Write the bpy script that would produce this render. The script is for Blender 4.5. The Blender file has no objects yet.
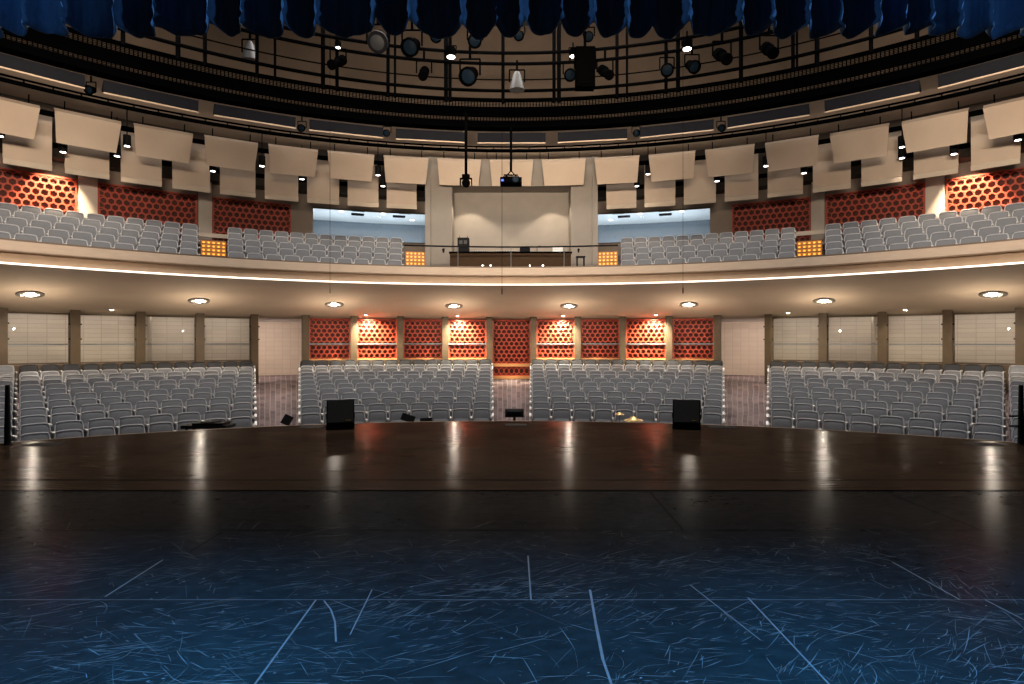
import bpy, math, random
import numpy as np
from mathutils import Vector, Matrix
random.seed(7)
PI = math.pi
scene = bpy.context.scene
col = scene.collection
F, CX, CY, CAMZ = 600.0, 511.5, 342.0, 1.45      # focal length in pixels, image centre, camera height
C = 3.8                                           # the auditorium's arcs are struck from (0, C)
R = math.radians

def pt(px, py, Y):
    return Vector(((px - CX) / F * Y, Y, CAMZ - (py - CY) / F * Y))
def P(r, th, z):
    return Vector((r * math.sin(th), C + r * math.cos(th), z))
def Xat(px, Y): return (px - CX) / F * Y
def theta(px, r):                                 # angle on the arc of radius r that is seen at pixel column px
    t = (px - CX) / F
    ph = math.atan(t)
    return ph + math.asin(t * C * math.cos(ph) / r)
def zat(py, r, th):
    return CAMZ + (CY - py) / F * (C + r * math.cos(th))

# ------------------------------------------------------------------ materials
def mat(name, color, rough=0.6, metal=0.0, var=0.12, scale=6.0, stretch=(1, 1, 1), bump=0.0, emit=None, estr=0.0, spec=0.5):
    m = bpy.data.materials.new(name)
    m.use_nodes = True
    nt = m.node_tree
    b = nt.nodes['Principled BSDF']
    b.inputs['Roughness'].default_value = rough
    b.inputs['Metallic'].default_value = metal
    b.inputs['Specular IOR Level'].default_value = spec
    tc = nt.nodes.new('ShaderNodeTexCoord')
    mp = nt.nodes.new('ShaderNodeMapping')
    mp.inputs['Scale'].default_value = stretch
    nz = nt.nodes.new('ShaderNodeTexNoise')
    nz.inputs['Scale'].default_value = scale
    nz.inputs['Detail'].default_value = 5
    cr = nt.nodes.new('ShaderNodeValToRGB')
    lo = [max(0, c * (1 - var)) for c in color]; hi = [min(1, c * (1 + var)) for c in color]
    cr.color_ramp.elements[0].color = (*lo, 1); cr.color_ramp.elements[1].color = (*hi, 1)
    cr.color_ramp.elements[0].position = 0.3; cr.color_ramp.elements[1].position = 0.7
    nt.links.new(tc.outputs['Object'], mp.inputs['Vector'])
    nt.links.new(mp.outputs['Vector'], nz.inputs['Vector'])
    nt.links.new(nz.outputs['Fac'], cr.inputs['Fac'])
    nt.links.new(cr.outputs['Color'], b.inputs['Base Color'])
    if bump:
        bp = nt.nodes.new('ShaderNodeBump')
        bp.inputs['Strength'].default_value = bump
        bp.inputs['Distance'].default_value = 0.01
        nt.links.new(nz.outputs['Fac'], bp.inputs['Height'])
        nt.links.new(bp.outputs['Normal'], b.inputs['Normal'])
    if emit:
        b.inputs['Emission Color'].default_value = (*emit, 1)
        b.inputs['Emission Strength'].default_value = estr
    return m

def tile_mat(name, c1, c2, mortar, scale, bw, bh, rough=0.5, msize=0.02, coord='UV', rot=0.0, offset=0.0):
    m = mat(name, c1, rough)
    nt = m.node_tree; b = nt.nodes['Principled BSDF']
    tc = nt.nodes.new('ShaderNodeTexCoord')
    br = nt.nodes.new('ShaderNodeTexBrick')
    br.inputs['Color1'].default_value = (*c1, 1); br.inputs['Color2'].default_value = (*c2, 1)
    br.inputs['Mortar'].default_value = (*mortar, 1)
    br.inputs['Scale'].default_value = scale
    br.inputs['Brick Width'].default_value = bw; br.inputs['Row Height'].default_value = bh
    br.inputs['Mortar Size'].default_value = msize
    br.offset = offset
    mp = nt.nodes.new('ShaderNodeMapping'); mp.inputs['Rotation'].default_value = (0, 0, rot)
    nt.links.new(tc.outputs[coord], mp.inputs['Vector']); nt.links.new(mp.outputs['Vector'], br.inputs['Vector'])
    nt.links.new(br.outputs['Color'], b.inputs['Base Color'])
    return m, br

M = {}
M['fabric'] = mat('grey_fabric', (0.160, 0.167, 0.182), 0.85, var=0.10, scale=30, bump=0.1, spec=0.25)
M['piping'] = mat('pale_grey_piping', (0.47, 0.47, 0.49), 0.7, var=0.05, spec=0.3)
M['darker_fabric'] = mat('darker_seat_fabric', (0.035, 0.036, 0.040), 0.85, var=0.15, scale=30, spec=0.2)  # seat fabric of the last lower row, darker than the others
M['seat_shell'] = mat('seat_shell', (0.10, 0.10, 0.11), 0.5)
M['arm'] = mat('pale_armrest', (0.62, 0.60, 0.57), 0.45)
M['standard'] = mat('seat_standard', (0.16, 0.16, 0.17), 0.5)
M['endpanel'] = mat('aisle_panel', (0.50, 0.47, 0.44), 0.5)
M['aislelight'] = mat('aisle_light', (0.9, 0.9, 0.9), 0.4, emit=(1, 0.93, 0.85), estr=0.8)
M['cream'] = mat('cream_panel', (0.56, 0.44, 0.335), 0.6, var=0.05, scale=1.5)
M['cream_edge'] = mat('cream_panel_edge', (0.62, 0.52, 0.41), 0.6, var=0.05, scale=1.5)
M['wall'] = mat('tan_plaster', (0.26, 0.205, 0.162), 0.75, var=0.06, scale=2)
M['wall_pale'] = mat('pale_plaster', (0.50, 0.44, 0.375), 0.75, var=0.06, scale=2)
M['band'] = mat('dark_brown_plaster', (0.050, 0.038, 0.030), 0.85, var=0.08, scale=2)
M['booth'] = mat('booth_plaster', (0.235, 0.205, 0.172), 0.75, var=0.05, scale=2)
M['wall_upper'] = mat('brown_plaster', (0.245, 0.185, 0.14), 0.8, var=0.10, scale=1)
M['soffit'] = mat('soffit_plaster', (0.56, 0.45, 0.335), 0.85, var=0.04, scale=0.8, spec=0.2)
M['fascia'] = mat('fascia_wood', (0.455, 0.345, 0.255), 0.55, var=0.06, scale=3, stretch=(1, 1, 6))
M['fascia_dark'] = mat('fascia_recess', (0.42, 0.29, 0.185), 0.55, var=0.08, scale=3)
M['led'] = mat('led_strip', (1, 0.95, 0.85), 0.4, emit=(1.0, 0.86, 0.70), estr=1.9)
M['pilaster'] = mat('brown_pilaster', (0.085, 0.056, 0.028), 0.6, var=0.10, scale=5)
M['red'] = mat('red_lattice', (0.42, 0.052, 0.018), 0.55, var=0.08, scale=3)
M['redback'] = mat('dark_red_backing', (0.085, 0.022, 0.013), 0.8)
M['orange_wood'] = mat('orange_wood', (0.52, 0.25, 0.09), 0.5, var=0.12, scale=4, stretch=(1, 1, 8))
M['steel'] = mat('steel_rail', (0.16, 0.175, 0.185), 0.4, metal=0.4)
M['black'] = mat('black_metal', (0.005, 0.005, 0.0055), 0.7, spec=0.12)
M['pitch'] = mat('pitch_black_paint', (0.0010, 0.0010, 0.0011), 1.0, spec=0.0)
M['blackgrille'] = mat('black_grille', (0.030, 0.030, 0.031), 0.8, var=0.5, scale=160)
M['graybox'] = mat('grey_slab', (0.0085, 0.0085, 0.0105), 0.8, var=0.08, spec=0.05)
M['deskwood'] = mat('desk_wood', (0.045, 0.025, 0.012), 0.7, var=0.2, scale=5, stretch=(1, 1, 8), spec=0.1)
M['darkwood'] = mat('dark_wood', (0.11, 0.065, 0.035), 0.45, var=0.2, scale=5, stretch=(1, 1, 8))
M['white_paint'] = mat('white_paint', (0.72, 0.72, 0.70), 0.6, var=0.04)
M['bluewall'] = mat('control_room_wall', (0.20, 0.225, 0.25), 0.7, var=0.04)
M['lamp'] = mat('lamp_glow', (1, 1, 1), 0.3, emit=(1.0, 0.88, 0.72), estr=300)
M['lamp_small'] = mat('small_lamp_glow', (1, 1, 1), 0.3, emit=(1.0, 0.86, 0.68), estr=140)
M['lamp_white'] = mat('white_lamp_glow', (1, 1, 1), 0.3, emit=(1.0, 0.95, 0.88), estr=9)
M['trimring'] = mat('white_trim_ring', (0.13, 0.11, 0.09), 0.7)
M['amber'] = mat('amber_step_light', (0.9, 0.4, 0.05), 0.4, emit=(1.0, 0.40, 0.04), estr=1.5)
M['amber_glow_riser'] = mat('amber_glow_riser', (0.42, 0.17, 0.03), 0.5, emit=(1.0, 0.36, 0.03), estr=0.08)  # step-light glow put into the riser's colour and faint emission
M['brass'] = mat('brass', (0.75, 0.52, 0.22), 0.3, metal=0.7, var=0.1)
M['greylens'] = mat('grey_lens', (0.022, 0.022, 0.024), 0.6)
M['bluelens'] = mat('blue_lens', (0.004, 0.010, 0.018), 0.5, spec=0.06)
M['silver'] = mat('silver_plastic', (0.55, 0.55, 0.55), 0.4)
M['yellow'] = mat('yellow_mark', (0.8, 0.55, 0.05), 0.5)
M['pocket'] = mat('floor_pocket_plate', (0.016, 0.014, 0.014), 0.7, spec=0.08)
M['scuff'] = mat('scuff_paint', (0.060, 0.078, 0.092), 0.6, var=0.4, scale=9)
M['tape'] = mat('worn_white_tape', (0.042, 0.056, 0.068), 0.6, var=0.4, scale=12)
M['seam'] = mat('dark_floor_seam', (0.003, 0.003, 0.003), 1.0, spec=0.0)
M['nosing'] = mat('stage_nosing', (0.50, 0.36, 0.25), 0.4, var=0.2)
M['red_light'] = mat('red_led', (0.6, 0.05, 0.02), 0.4, emit=(1, 0.1, 0.03), estr=2)
M['velvet'] = mat('navy_velvet', (0.05, 0.105, 0.19), 0.9, var=0.25, scale=3, stretch=(6, 6, 0.6), spec=0.15)
M['tile'], _b = tile_mat('cream_tile', (0.56, 0.46, 0.385), (0.52, 0.43, 0.36), (0.42, 0.34, 0.28), 1.0, 0.24, 0.22, 0.45, 0.006)
M['tile_grey'], _b = tile_mat('pale_tile', (0.56, 0.48, 0.415), (0.50, 0.43, 0.37), (0.38, 0.32, 0.27), 1.0, 0.40, 0.16, 0.4, 0.008)
M['carpet'], br = tile_mat('carpet_planks', (0.155, 0.112, 0.118), (0.075, 0.052, 0.058), (0.22, 0.17, 0.165), 1.0, 0.62, 0.13, 0.9, 0.012, rot=PI / 2)
br.offset = 0.37

def floor_mat(name, base, rough, streak, spec, coat, crough, bump):
    m = bpy.data.materials.new(name); m.use_nodes = True
    nt = m.node_tree; b = nt.nodes['Principled BSDF']
    tc = nt.nodes.new('ShaderNodeTexCoord')
    mp = nt.nodes.new('ShaderNodeMapping'); mp.inputs['Scale'].default_value = streak
    n1 = nt.nodes.new('ShaderNodeTexNoise'); n1.inputs['Scale'].default_value = 4; n1.inputs['Detail'].default_value = 8; n1.inputs['Roughness'].default_value = 0.65
    n2 = nt.nodes.new('ShaderNodeTexNoise'); n2.inputs['Scale'].default_value = 0.9; n2.inputs['Detail'].default_value = 6
    cr = nt.nodes.new('ShaderNodeValToRGB')
    cr.color_ramp.elements[0].position = 0.33; cr.color_ramp.elements[1].position = 0.72
    cr.color_ramp.elements[0].color = (*[c * 0.45 for c in base], 1); cr.color_ramp.elements[1].color = (*[c * 1.7 for c in base], 1)
    rr = nt.nodes.new('ShaderNodeMapRange'); rr.inputs['To Min'].default_value = rough - 0.07; rr.inputs['To Max'].default_value = rough + 0.08
    bp = nt.nodes.new('ShaderNodeBump'); bp.inputs['Strength'].default_value = bump; bp.inputs['Distance'].default_value = 0.004
    nt.links.new(tc.outputs['Object'], mp.inputs['Vector']); nt.links.new(mp.outputs['Vector'], n1.inputs['Vector'])
    nt.links.new(tc.outputs['Object'], n2.inputs['Vector'])
    mx = nt.nodes.new('ShaderNodeMath'); mx.operation = 'MULTIPLY_ADD'; mx.inputs[1].default_value = 0.55
    nt.links.new(n1.outputs['Fac'], mx.inputs[0])
    m2 = nt.nodes.new('ShaderNodeMath'); m2.operation = 'MULTIPLY'; m2.inputs[1].default_value = 0.45
    nt.links.new(n2.outputs['Fac'], m2.inputs[0]); nt.links.new(m2.outputs[0], mx.inputs[2])
    nt.links.new(mx.outputs[0], cr.inputs['Fac']); nt.links.new(cr.outputs['Color'], b.inputs['Base Color'])
    nt.links.new(n2.outputs['Fac'], rr.inputs['Value']); nt.links.new(rr.outputs['Result'], b.inputs['Roughness'])
    nt.links.new(n1.outputs['Fac'], bp.inputs['Height']); nt.links.new(bp.outputs['Normal'], b.inputs['Normal'])
    b.inputs['Specular IOR Level'].default_value = spec
    b.inputs['Coat Weight'].default_value = coat; b.inputs['Coat Roughness'].default_value = crough; b.inputs['Coat IOR'].default_value = 1.33
    return m
M['apron'] = floor_mat('apron_boards', (0.022, 0.0135, 0.0095), 0.5, (0.22, 10, 1), 0.0, 0.125, 0.17, 0.5)
M['deck'] = floor_mat('black_hardboard', (0.0095, 0.0105, 0.012), 0.5, (2.0, 3.0, 1), 0.0, 0.10, 0.19, 0.12)

def glass_mat():
    m = bpy.data.materials.new('clear_glass'); m.use_nodes = True
    nt = m.node_tree; nt.nodes.remove(nt.nodes['Principled BSDF'])
    out = nt.nodes['Material Output']
    mix = nt.nodes.new('ShaderNodeMixShader'); tr = nt.nodes.new('ShaderNodeBsdfTransparent'); gl = nt.nodes.new('ShaderNodeBsdfGlossy')
    fr = nt.nodes.new('ShaderNodeFresnel'); fr.inputs['IOR'].default_value = 1.5
    gl.inputs['Roughness'].default_value = 0.03
    tr.inputs['Color'].default_value = (0.94, 0.95, 0.94, 1)
    nt.links.new(fr.outputs[0], mix.inputs[0]); nt.links.new(tr.outputs[0], mix.inputs[1]); nt.links.new(gl.outputs[0], mix.inputs[2])
    nt.links.new(mix.outputs[0], out.inputs['Surface'])
    return m
M['glass'] = glass_mat()

# ------------------------------------------------------------------ mesh builder
class MB:
    def __init__(s): s.v, s.f, s.m, s.uv = [], [], [], {}
    def add(s, vs, fs, mi=0):
        o = len(s.v); s.v += [tuple(v) for v in vs]
        for f in fs: s.f.append(tuple(o + i for i in f)); s.m.append(mi)
        return s
    def box(s, c, size, rz=0.0, rx=0.0, mi=0, taper=1.0):
        x, y, z = (d / 2 for d in size)
        vs = [(-x, -y, -z), (x, -y, -z), (x, y, -z), (-x, y, -z), (-x * taper, -y * taper, z), (x * taper, -y * taper, z), (x * taper, y * taper, z), (-x * taper, y * taper, z)]
        mt = Matrix.Translation(c) @ Matrix.Rotation(rz, 4, 'Z') @ Matrix.Rotation(rx, 4, 'X')
        return s.add([mt @ Vector(v) for v in vs], [(0, 3, 2, 1), (4, 5, 6, 7), (0, 1, 5, 4), (1, 2, 6, 5), (2, 3, 7, 6), (3, 0, 4, 7)], mi)
    def prism(s, poly, x0, x1, mi=0):             # poly in (y,z), extruded along x
        n = len(poly)
        vs = [(x0, y, z) for y, z in poly] + [(x1, y, z) for y, z in poly]
        fs = [tuple(range(n)), tuple(range(2 * n - 1, n - 1, -1))] + [(i, n + i, n + (i + 1) % n, (i + 1) % n) for i in range(n)]
        return s.add(vs, fs, mi)
    def tube(s, pts, r, n=8, mi=0, r1=None):
        pts = [Vector(p) for p in pts]; vs, fs = [], []
        for i, p in enumerate(pts):
            d = (pts[min(i + 1, len(pts) - 1)] - pts[max(i - 1, 0)]).normalized()
            a = d.cross(Vector((0, 0, 1)) if abs(d.z) < 0.9 else Vector((1, 0, 0))).normalized(); b = d.cross(a)
            rr = r if r1 is None else r + (r1 - r) * i / (len(pts) - 1)
            vs += [p + a * rr * math.cos(2 * PI * k / n) + b * rr * math.sin(2 * PI * k / n) for k in range(n)]
        for i in range(len(pts) - 1):
            fs += [(i * n + k, i * n + (k + 1) % n, (i + 1) * n + (k + 1) % n, (i + 1) * n + k) for k in range(n)]
        fs += [tuple(range(n - 1, -1, -1)), tuple((len(pts) - 1) * n + k for k in range(n))]
        return s.add(vs, fs, mi)
    def lathe(s, prof, n=20, c=(0, 0, 0), axis=None, mi=0):   # prof of (radius, height)
        q = Matrix.Translation(c) @ (Vector((0, 0, 1)).rotation_difference(Vector(axis)).to_matrix().to_4x4() if axis else Matrix())
        vs, fs = [], []
        for r, h in prof: vs += [q @ Vector((r * math.cos(2 * PI * k / n), r * math.sin(2 * PI * k / n), h)) for k in range(n)]
        for i in range(len(prof) - 1):
            fs += [(i * n + k, i * n + (k + 1) % n, (i + 1) * n + (k + 1) % n, (i + 1) * n + k) for k in range(n)]
        if prof[0][0] > 1e-4: fs.append(tuple(range(n - 1, -1, -1)))
        if prof[-1][0] > 1e-4: fs.append(tuple((len(prof) - 1) * n + k for k in range(n)))
        return s.add(vs, fs, mi)
    def arc(s, prof, t0, t1, n=64, mi=0, uv=False, loop=False):   # profile of (r,z) swept about the auditorium's centre
        vs, fs = [], []; k = len(prof); o = len(s.v)
        dist = [0.0]
        for a, b in zip(prof, prof[1:]): dist.append(dist[-1] + math.hypot(b[0] - a[0], b[1] - a[1]))
        for i in range(n + 1):
            t = t0 + (t1 - t0) * i / n
            for j, (r, z) in enumerate(prof):
                vs.append(P(r, t, z))
                if uv: s.uv[o + i * k + j] = (t * 18.0, dist[j])
        for i in range(n):
            for j in range(k if loop else k - 1):
                j2 = (j + 1) % k
                fs.append((i * k + j, (i + 1) * k + j, (i + 1) * k + j2, i * k + j2))
        if loop: fs += [tuple(range(k)), tuple(n * k + j for j in range(k - 1, -1, -1))]
        return s.add(vs, fs, mi)
    def arcbox(s, r0, r1, z0, z1, t0, t1, n=8, mi=0):
        return s.arc([(r0, z0), (r1, z0), (r1, z1), (r0, z1)], t0, t1, n, mi, loop=True)
    def pad(s, w, h, d, nx=8, nz=6, corner=0.10, arch=0.02, mt=None, mi=0, tap=0.0):
        # upholstered cushion: rounded top corners, arched top edge, domed both ways
        mt = mt or Matrix(); vs, fs = [], []; idx = {}
        for side in (0, 1):
            for j in range(nz + 1):
                for i in range(nx + 1):
                    edge = i in (0, nx) or j in (0, nz)
                    if side and edge: idx[side, i, j] = idx[0, i, j]; continue
                    u, v = math.sin((2 * i / nx - 1) * PI / 2) , math.sin((2 * j / nz - 1) * PI / 2)
                    k = max(0.0, v) ** 3
                    x = u * w / 2 * (1 - 0.45 * corner * k * abs(u) ** 8) * (1 + tap * v)
                    z = v * h / 2 + arch * (1 - u * u) * max(0.0, v) - corner * h * 0.5 * k * abs(u) ** 8
                    t = ((1 - u ** 6) * (1 - (v ** 6 if v < 0 else v ** 3))) ** 0.5 * d / 2
                    y = 0.0 if edge else (t if side else -t)
                    idx[side, i, j] = len(vs); vs.append(mt @ Vector((x, y, z)))
        for side in (0, 1):
            for j in range(nz):
                for i in range(nx):
                    q = (idx[side, i, j], idx[side, i + 1, j], idx[side, i + 1, j + 1], idx[side, i, j + 1])
                    fs.append(q if side == 0 else q[::-1])
        return s.add(vs, fs, mi)
    def data(s, name, mats, smooth=False):
        me = bpy.data.meshes.new(name); me.from_pydata(s.v, [], s.f)
        for m in (mats if isinstance(mats, (list, tuple)) else [mats]): me.materials.append(m)
        if any(s.m): me.polygons.foreach_set('material_index', s.m)
        if smooth:
            me.polygons.foreach_set('use_smooth', [True] * len(s.f))
            me.set_sharp_from_angle(angle=R(40))
        if s.uv:
            l = me.uv_layers.new(name='UVMap')
            for lp in me.loops: l.data[lp.index].uv = s.uv.get(lp.vertex_index, (0, 0))
        me.update(); return me
    def build(s, name, mats, parent=None, smooth=False):
        o = bpy.data.objects.new(name, s.data(name, mats, smooth)); col.objects.link(o)
        if parent: o.parent = parent
        return o

def tag(o, label, cat, group=None, kind=None):
    o['label'] = label; o['category'] = cat
    if group: o['group'] = group
    if kind: o['kind'] = kind
    return o
def thing(name, label, cat, loc=(0, 0, 0), rz=0.0, group=None):
    o = bpy.data.objects.new(name, None); col.objects.link(o)
    o.empty_display_size = 0.1
    o.location = loc; o.rotation_euler = (0, 0, rz)
    return tag(o, label, cat, group)
def struct(o):
    o['kind'] = 'structure'; return o
def copy_tree(o, parent=None):
    c = o.copy(); col.objects.link(c)
    if parent: c.parent = parent
    for ch in list(o.children): copy_tree(ch, c)
    return c
ORD = 'zeroth first second third fourth fifth sixth seventh eighth ninth tenth eleventh twelfth thirteenth fourteenth fifteenth sixteenth seventeenth eighteenth nineteenth twentieth'.split()
def side(i): return 'left' if i < 0 else 'right'

def spot(name, loc, aim, power, color=(1, 0.85, 0.68), size=100, blend=0.6, rad=0.08):
    l = bpy.data.lights.new(name, 'SPOT'); l.energy = power; l.color = color; l.spot_size = R(size); l.spot_blend = blend; l.shadow_soft_size = rad
    o = bpy.data.objects.new(name, l); col.objects.link(o); o.location = loc
    o.rotation_euler = (Vector(aim) - Vector(loc)).to_track_quat('-Z', 'Y').to_euler(); return o
def area(name, loc, aim, power, sx, sy, color=(1, 0.85, 0.68), spread=180):
    l = bpy.data.lights.new(name, 'AREA'); l.shape = 'RECTANGLE'; l.size = sx; l.size_y = sy; l.energy = power; l.color = color; l.spread = R(spread)
    o = bpy.data.objects.new(name, l); col.objects.link(o); o.location = loc
    o.rotation_euler = (Vector(aim) - Vector(loc)).to_track_quat('-Z', 'Y').to_euler(); return o

# ================================================================== SETTING
TW = R(64)
WR = 22.2                                         # lower rear wall radius
def floor_z(r): return -1.12 + 0.0911 * (min(max(r, 11.6), WR) - 11.8)
b = MB(); b.arc([(0.05, -1.138), (8.0, -1.138), (11.6, -1.138), (15, floor_z(15)), (18.5, floor_z(18.5)), (WR, floor_z(WR)), (31, floor_z(WR))], -PI * 0.6, PI * 0.6, 120, uv=True)
b.uv = {i: (math.atan2(v[0], v[1]) * 17.0, math.hypot(v[0], v[1])) for i, v in enumerate(b.v)}
struct(b.build('floor_auditorium', M['carpet']))

# stage: apron boards in front, black hardboard behind
SR, SC = 12.45, -1.45
def stage_poly(y0, y1=None, n=60):
    if y1 is not None: return [(-13, y0), (13, y0), (13, y1), (-13, y1)]
    xm = math.sqrt(SR ** 2 - (y0 - SC) ** 2); a = math.asin(xm / SR)
    return [(SR * math.sin(-a + 2 * a * i / n), SC + SR * math.cos(-a + 2 * a * i / n)) for i in range(n + 1)]
SEAM = 5.85
def slab(name, poly, z0, z1, m):
    b = MB(); n = len(poly)
    b.add([(x, y, z1) for x, y in poly] + [(x, y, z0) for x, y in poly],
          [tuple(range(n)), tuple(range(2 * n - 1, n - 1, -1))] + [(i, n + i, n + (i + 1) % n, (i + 1) % n) for i in range(n)])
    return struct(b.build(name, m))
slab('floor_apron', stage_poly(SEAM)[::-1], -1.13, 0.0, M['apron'])
deck = slab('floor_stage', stage_poly(-5, SEAM), -1.13, 0.0, M['deck'])
b = MB(); e = stage_poly(SEAM)
b.tube([(x, y, -0.008) for x, y in e], 0.016, 6)
struct(b.build('trim_1', M['nosing'], smooth=True))

# seams between the boards and panels of the stage floor
b = MB()
def strip(b, p0, p1, w, z=0.0012, mi=0, w1=None):
    p0, p1 = Vector((p0[0], p0[1], 0)), Vector((p1[0], p1[1], 0)); d = (p1 - p0).normalized(); n = Vector((-d.y, d.x, 0))
    w1 = w if w1 is None else w1
    b.add([(p0 + n * w / 2).to_tuple()[:2] + (z,), (p0 - n * w / 2).to_tuple()[:2] + (z,), (p1 - n * w1 / 2).to_tuple()[:2] + (z,), (p1 + n * w1 / 2).to_tuple()[:2] + (z,)], [(0, 1, 2, 3)], mi)
def gp(px, py):
    Y = CAMZ * F / (py - CY); return ((px - CX) / F * Y, Y)
strip(b, (-13, SEAM), (13, SEAM), 0.05); strip(b, (-11, 6.30), (11, 6.30), 0.03); strip(b, (-13, 4.62), (13, 4.62), 0.010)
for q in (((650, 492), (683, 530)), ((890, 494), (985, 532)), ((222, 532), (190, 552)), ((20, 540), (60, 552))): strip(b, gp(*q[0]), gp(*q[1]), 0.012)
so = b.build('floor_seams', M['seam'], deck)
# worn scratches and scuffs of the upstage half
b = MB(); rnd = random.Random(3)
cl_c = [(rnd.uniform(-3.2, 3.2), rnd.uniform(1.7, 4.2), rnd.gauss(0.35, 0.5)) for _ in range(110)]
for i in range(5200):
    y = 1.5 + 3.2 * rnd.random() ** 1.1
    xm = y * 0.9 + 0.3
    x = rnd.uniform(-xm, xm)
    a = rnd.choice([rnd.gauss(0.45, 0.2), rnd.gauss(-0.5, 0.3), rnd.gauss(0.1, 0.2), rnd.uniform(0, PI)])
    L = min(0.8, 0.03 + rnd.expovariate(1 / 0.10)); w = rnd.choice([0.0007, 0.0010, 0.0010, 0.0016, 0.0026])
    if i % 3:                                     # brushed together in patches
        c_ = rnd.choice(cl_c); x, y, a = c_[0] + rnd.gauss(0, 0.22), c_[1] + rnd.gauss(0, 0.10), c_[2] + rnd.gauss(0, 0.16); L *= 0.8
    if y < 1.3 or y > 4.9: continue
    if y > 3.6: w *= 0.6
    k = rnd.gauss(0, 0.14) if rnd.random() < .85 else rnd.gauss(0, 0.9); p = (x, y)
    n = 5
    for j in range(n):
        q = (p[0] + L / n * math.cos(a), p[1] + L / n * math.sin(a))
        f0 = math.sin(PI * (j + 0.15) / (n + 0.3)); f1 = math.sin(PI * (j + 1.15) / (n + 0.3))
        strip(b, p, q, w * f0, 0.0010 + 1e-7 * i, 0, w * f1); p = q; a += k / n
for i in range(260):
    y = 1.6 + 2.6 * rnd.random(); x = rnd.uniform(-y * 0.9, y * 0.9); s_ = rnd.choice([0.002, 0.003, 0.006])
    strip(b, (x, y), (x + s_ * 1.6, y + s_), s_, 0.0014)
sc_ = b.build('scuff_marks', M['scuff'], deck); sc_['kind'] = 'stuff'
b = MB()
for p0, p1, w in (((316, 600), (248, 694), 0.013), ((748, 598), (838, 694), 0.012), ((528, 556), (531, 600), 0.012), ((105, 597), (163, 560), 0.012), ((590, 590), (596, 625), 0.018), ((596, 625), (603, 660), 0.02), ((603, 660), (614, 692), 0.016),
                  ((324, 601), (331, 610), 0.010), ((331, 610), (335, 622), 0.012), ((335, 622), (336, 642), 0.012), ((350, 635), (372, 590), 0.008), ((892, 562), (960, 600), 0.010), ((985, 600), (1024, 620), 0.010), ((690, 585), (760, 640), 0.007)):
    strip(b, gp(*p0), gp(*p1), w * .7, 0.0016)
strip(b, (-4, CAMZ * F / 258), (4, CAMZ * F / 258), 0.004, 0.0016)
b.build('tape_lines', M['tape'], deck)

# lower rear wall: bays between pilasters
BAY = R(4.92)
def edge(k): return (k - 0.5) * BAY
WT, WB, WM = 2.42, 0.71, 1.37
b = MB()
for lo, hi in ((-0.5 + 5.5, None),):
    pass
for t0, t1 in ((-TW, edge(-5)), (edge(-4), edge(5)), (edge(6), TW)):
    d_ = 0.45 if t0 == edge(-4) else 1.9; b.arc([(WR + d_, -0.3), (WR + d_, 2.9)], t0, t1, 40, uv=True)
struct(b.build('wall_back', M['tile_grey']))
b = MB()                                         # parapet below the panels
for ks in (range(-16, -5), range(-4, 0), range(1, 5), range(6, 17)):
    for k in ks:
        b.arcbox(WR - 0.02, WR + 0.44, -0.3, WB - 0.10, edge(k), edge(k + 1), 2)
struct(b.build('trim_2', M['pilaster']))
b = MB()
for ks in (range(-16, -5), range(-4, 0), range(1, 5), range(6, 17)):
    for k in ks:
        b.arcbox(WR - 0.06, WR + 0.44, WB - 0.10, WB - 0.01, edge(k), edge(k + 1), 2)
struct(b.build('trim_3', M['darkwood']))
n_trim = 4
b = MB(); b.arc([(WR + 0.44, 2.44), (WR + 2.0, 2.44)], -TW, edge(-5), 30); b.arc([(WR + 0.44, 2.44), (WR + 2.0, 2.44)], edge(6), TW, 30)
struct(b.build('ceiling_lobby', M['wall_pale']))
for k in range(-15, 17):
    b = MB(); t = edge(k)
    b.box(P(WR + 0.05, t, 1.15), (0.27, 0.5, 2.9), -t)
    o = struct(b.build('trim_%d' % n_trim, M['pilaster'])); n_trim += 1
    if abs(k - 0.5) > 5:
        b = MB()
        for z in (1.55, 2.05): b.box(P(WR - 0.12, t, z), (0.36, 0.05, 0.05), -t)
        b.build('glazing_clamp', M['black'], o)
# vestibules behind the two door bays
for s in (-1, 1):
    b = MB(); a0, a1 = s * R(17.5), s * R(36)
    b.arc([(28.0, -0.3), (28.0, 2.9)], a0, a1, 16, uv=True)
    struct(b.build('wall_vestibule_' + side(s), M['tile']))
    b = MB(); b.arc([(WR + 0.1, 2.43), (28.1, 2.43)], a0, a1, 16)
    struct(b.build('ceiling_vestibule_' + side(s), M['white_paint']))
    b = MB()
    for a in (edge(5) if s > 0 else edge(-5), edge(6) if s > 0 else edge(-4)):
        b.add([P(WR, a, -0.3), P(28, a * (1.0), -0.3), P(28, a, 2.6), P(WR, a, 2.6)], [(0, 1, 2, 3)])
    # only the outer cheek blocks the light; it stands just outside what the doorway shows
    b2 = MB(); a = s * R(35.9)
    b2.add([P(WR + .4, a, -0.3), P(28, a, -0.3), P(28, a, 2.6), P(WR + .4, a, 2.6)], [(0, 1, 2, 3)])
    a = s * R(17.6)
    b2.add([P(WR + .5, a, -0.3), P(28, a, -0.3), P(28, a, 2.6), P(WR + .5, a, 2.6)], [(0, 1, 2, 3)])
    struct(b2.build('wall_vestibule_cheek_' + side(s), M['wall_pale']))

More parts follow.
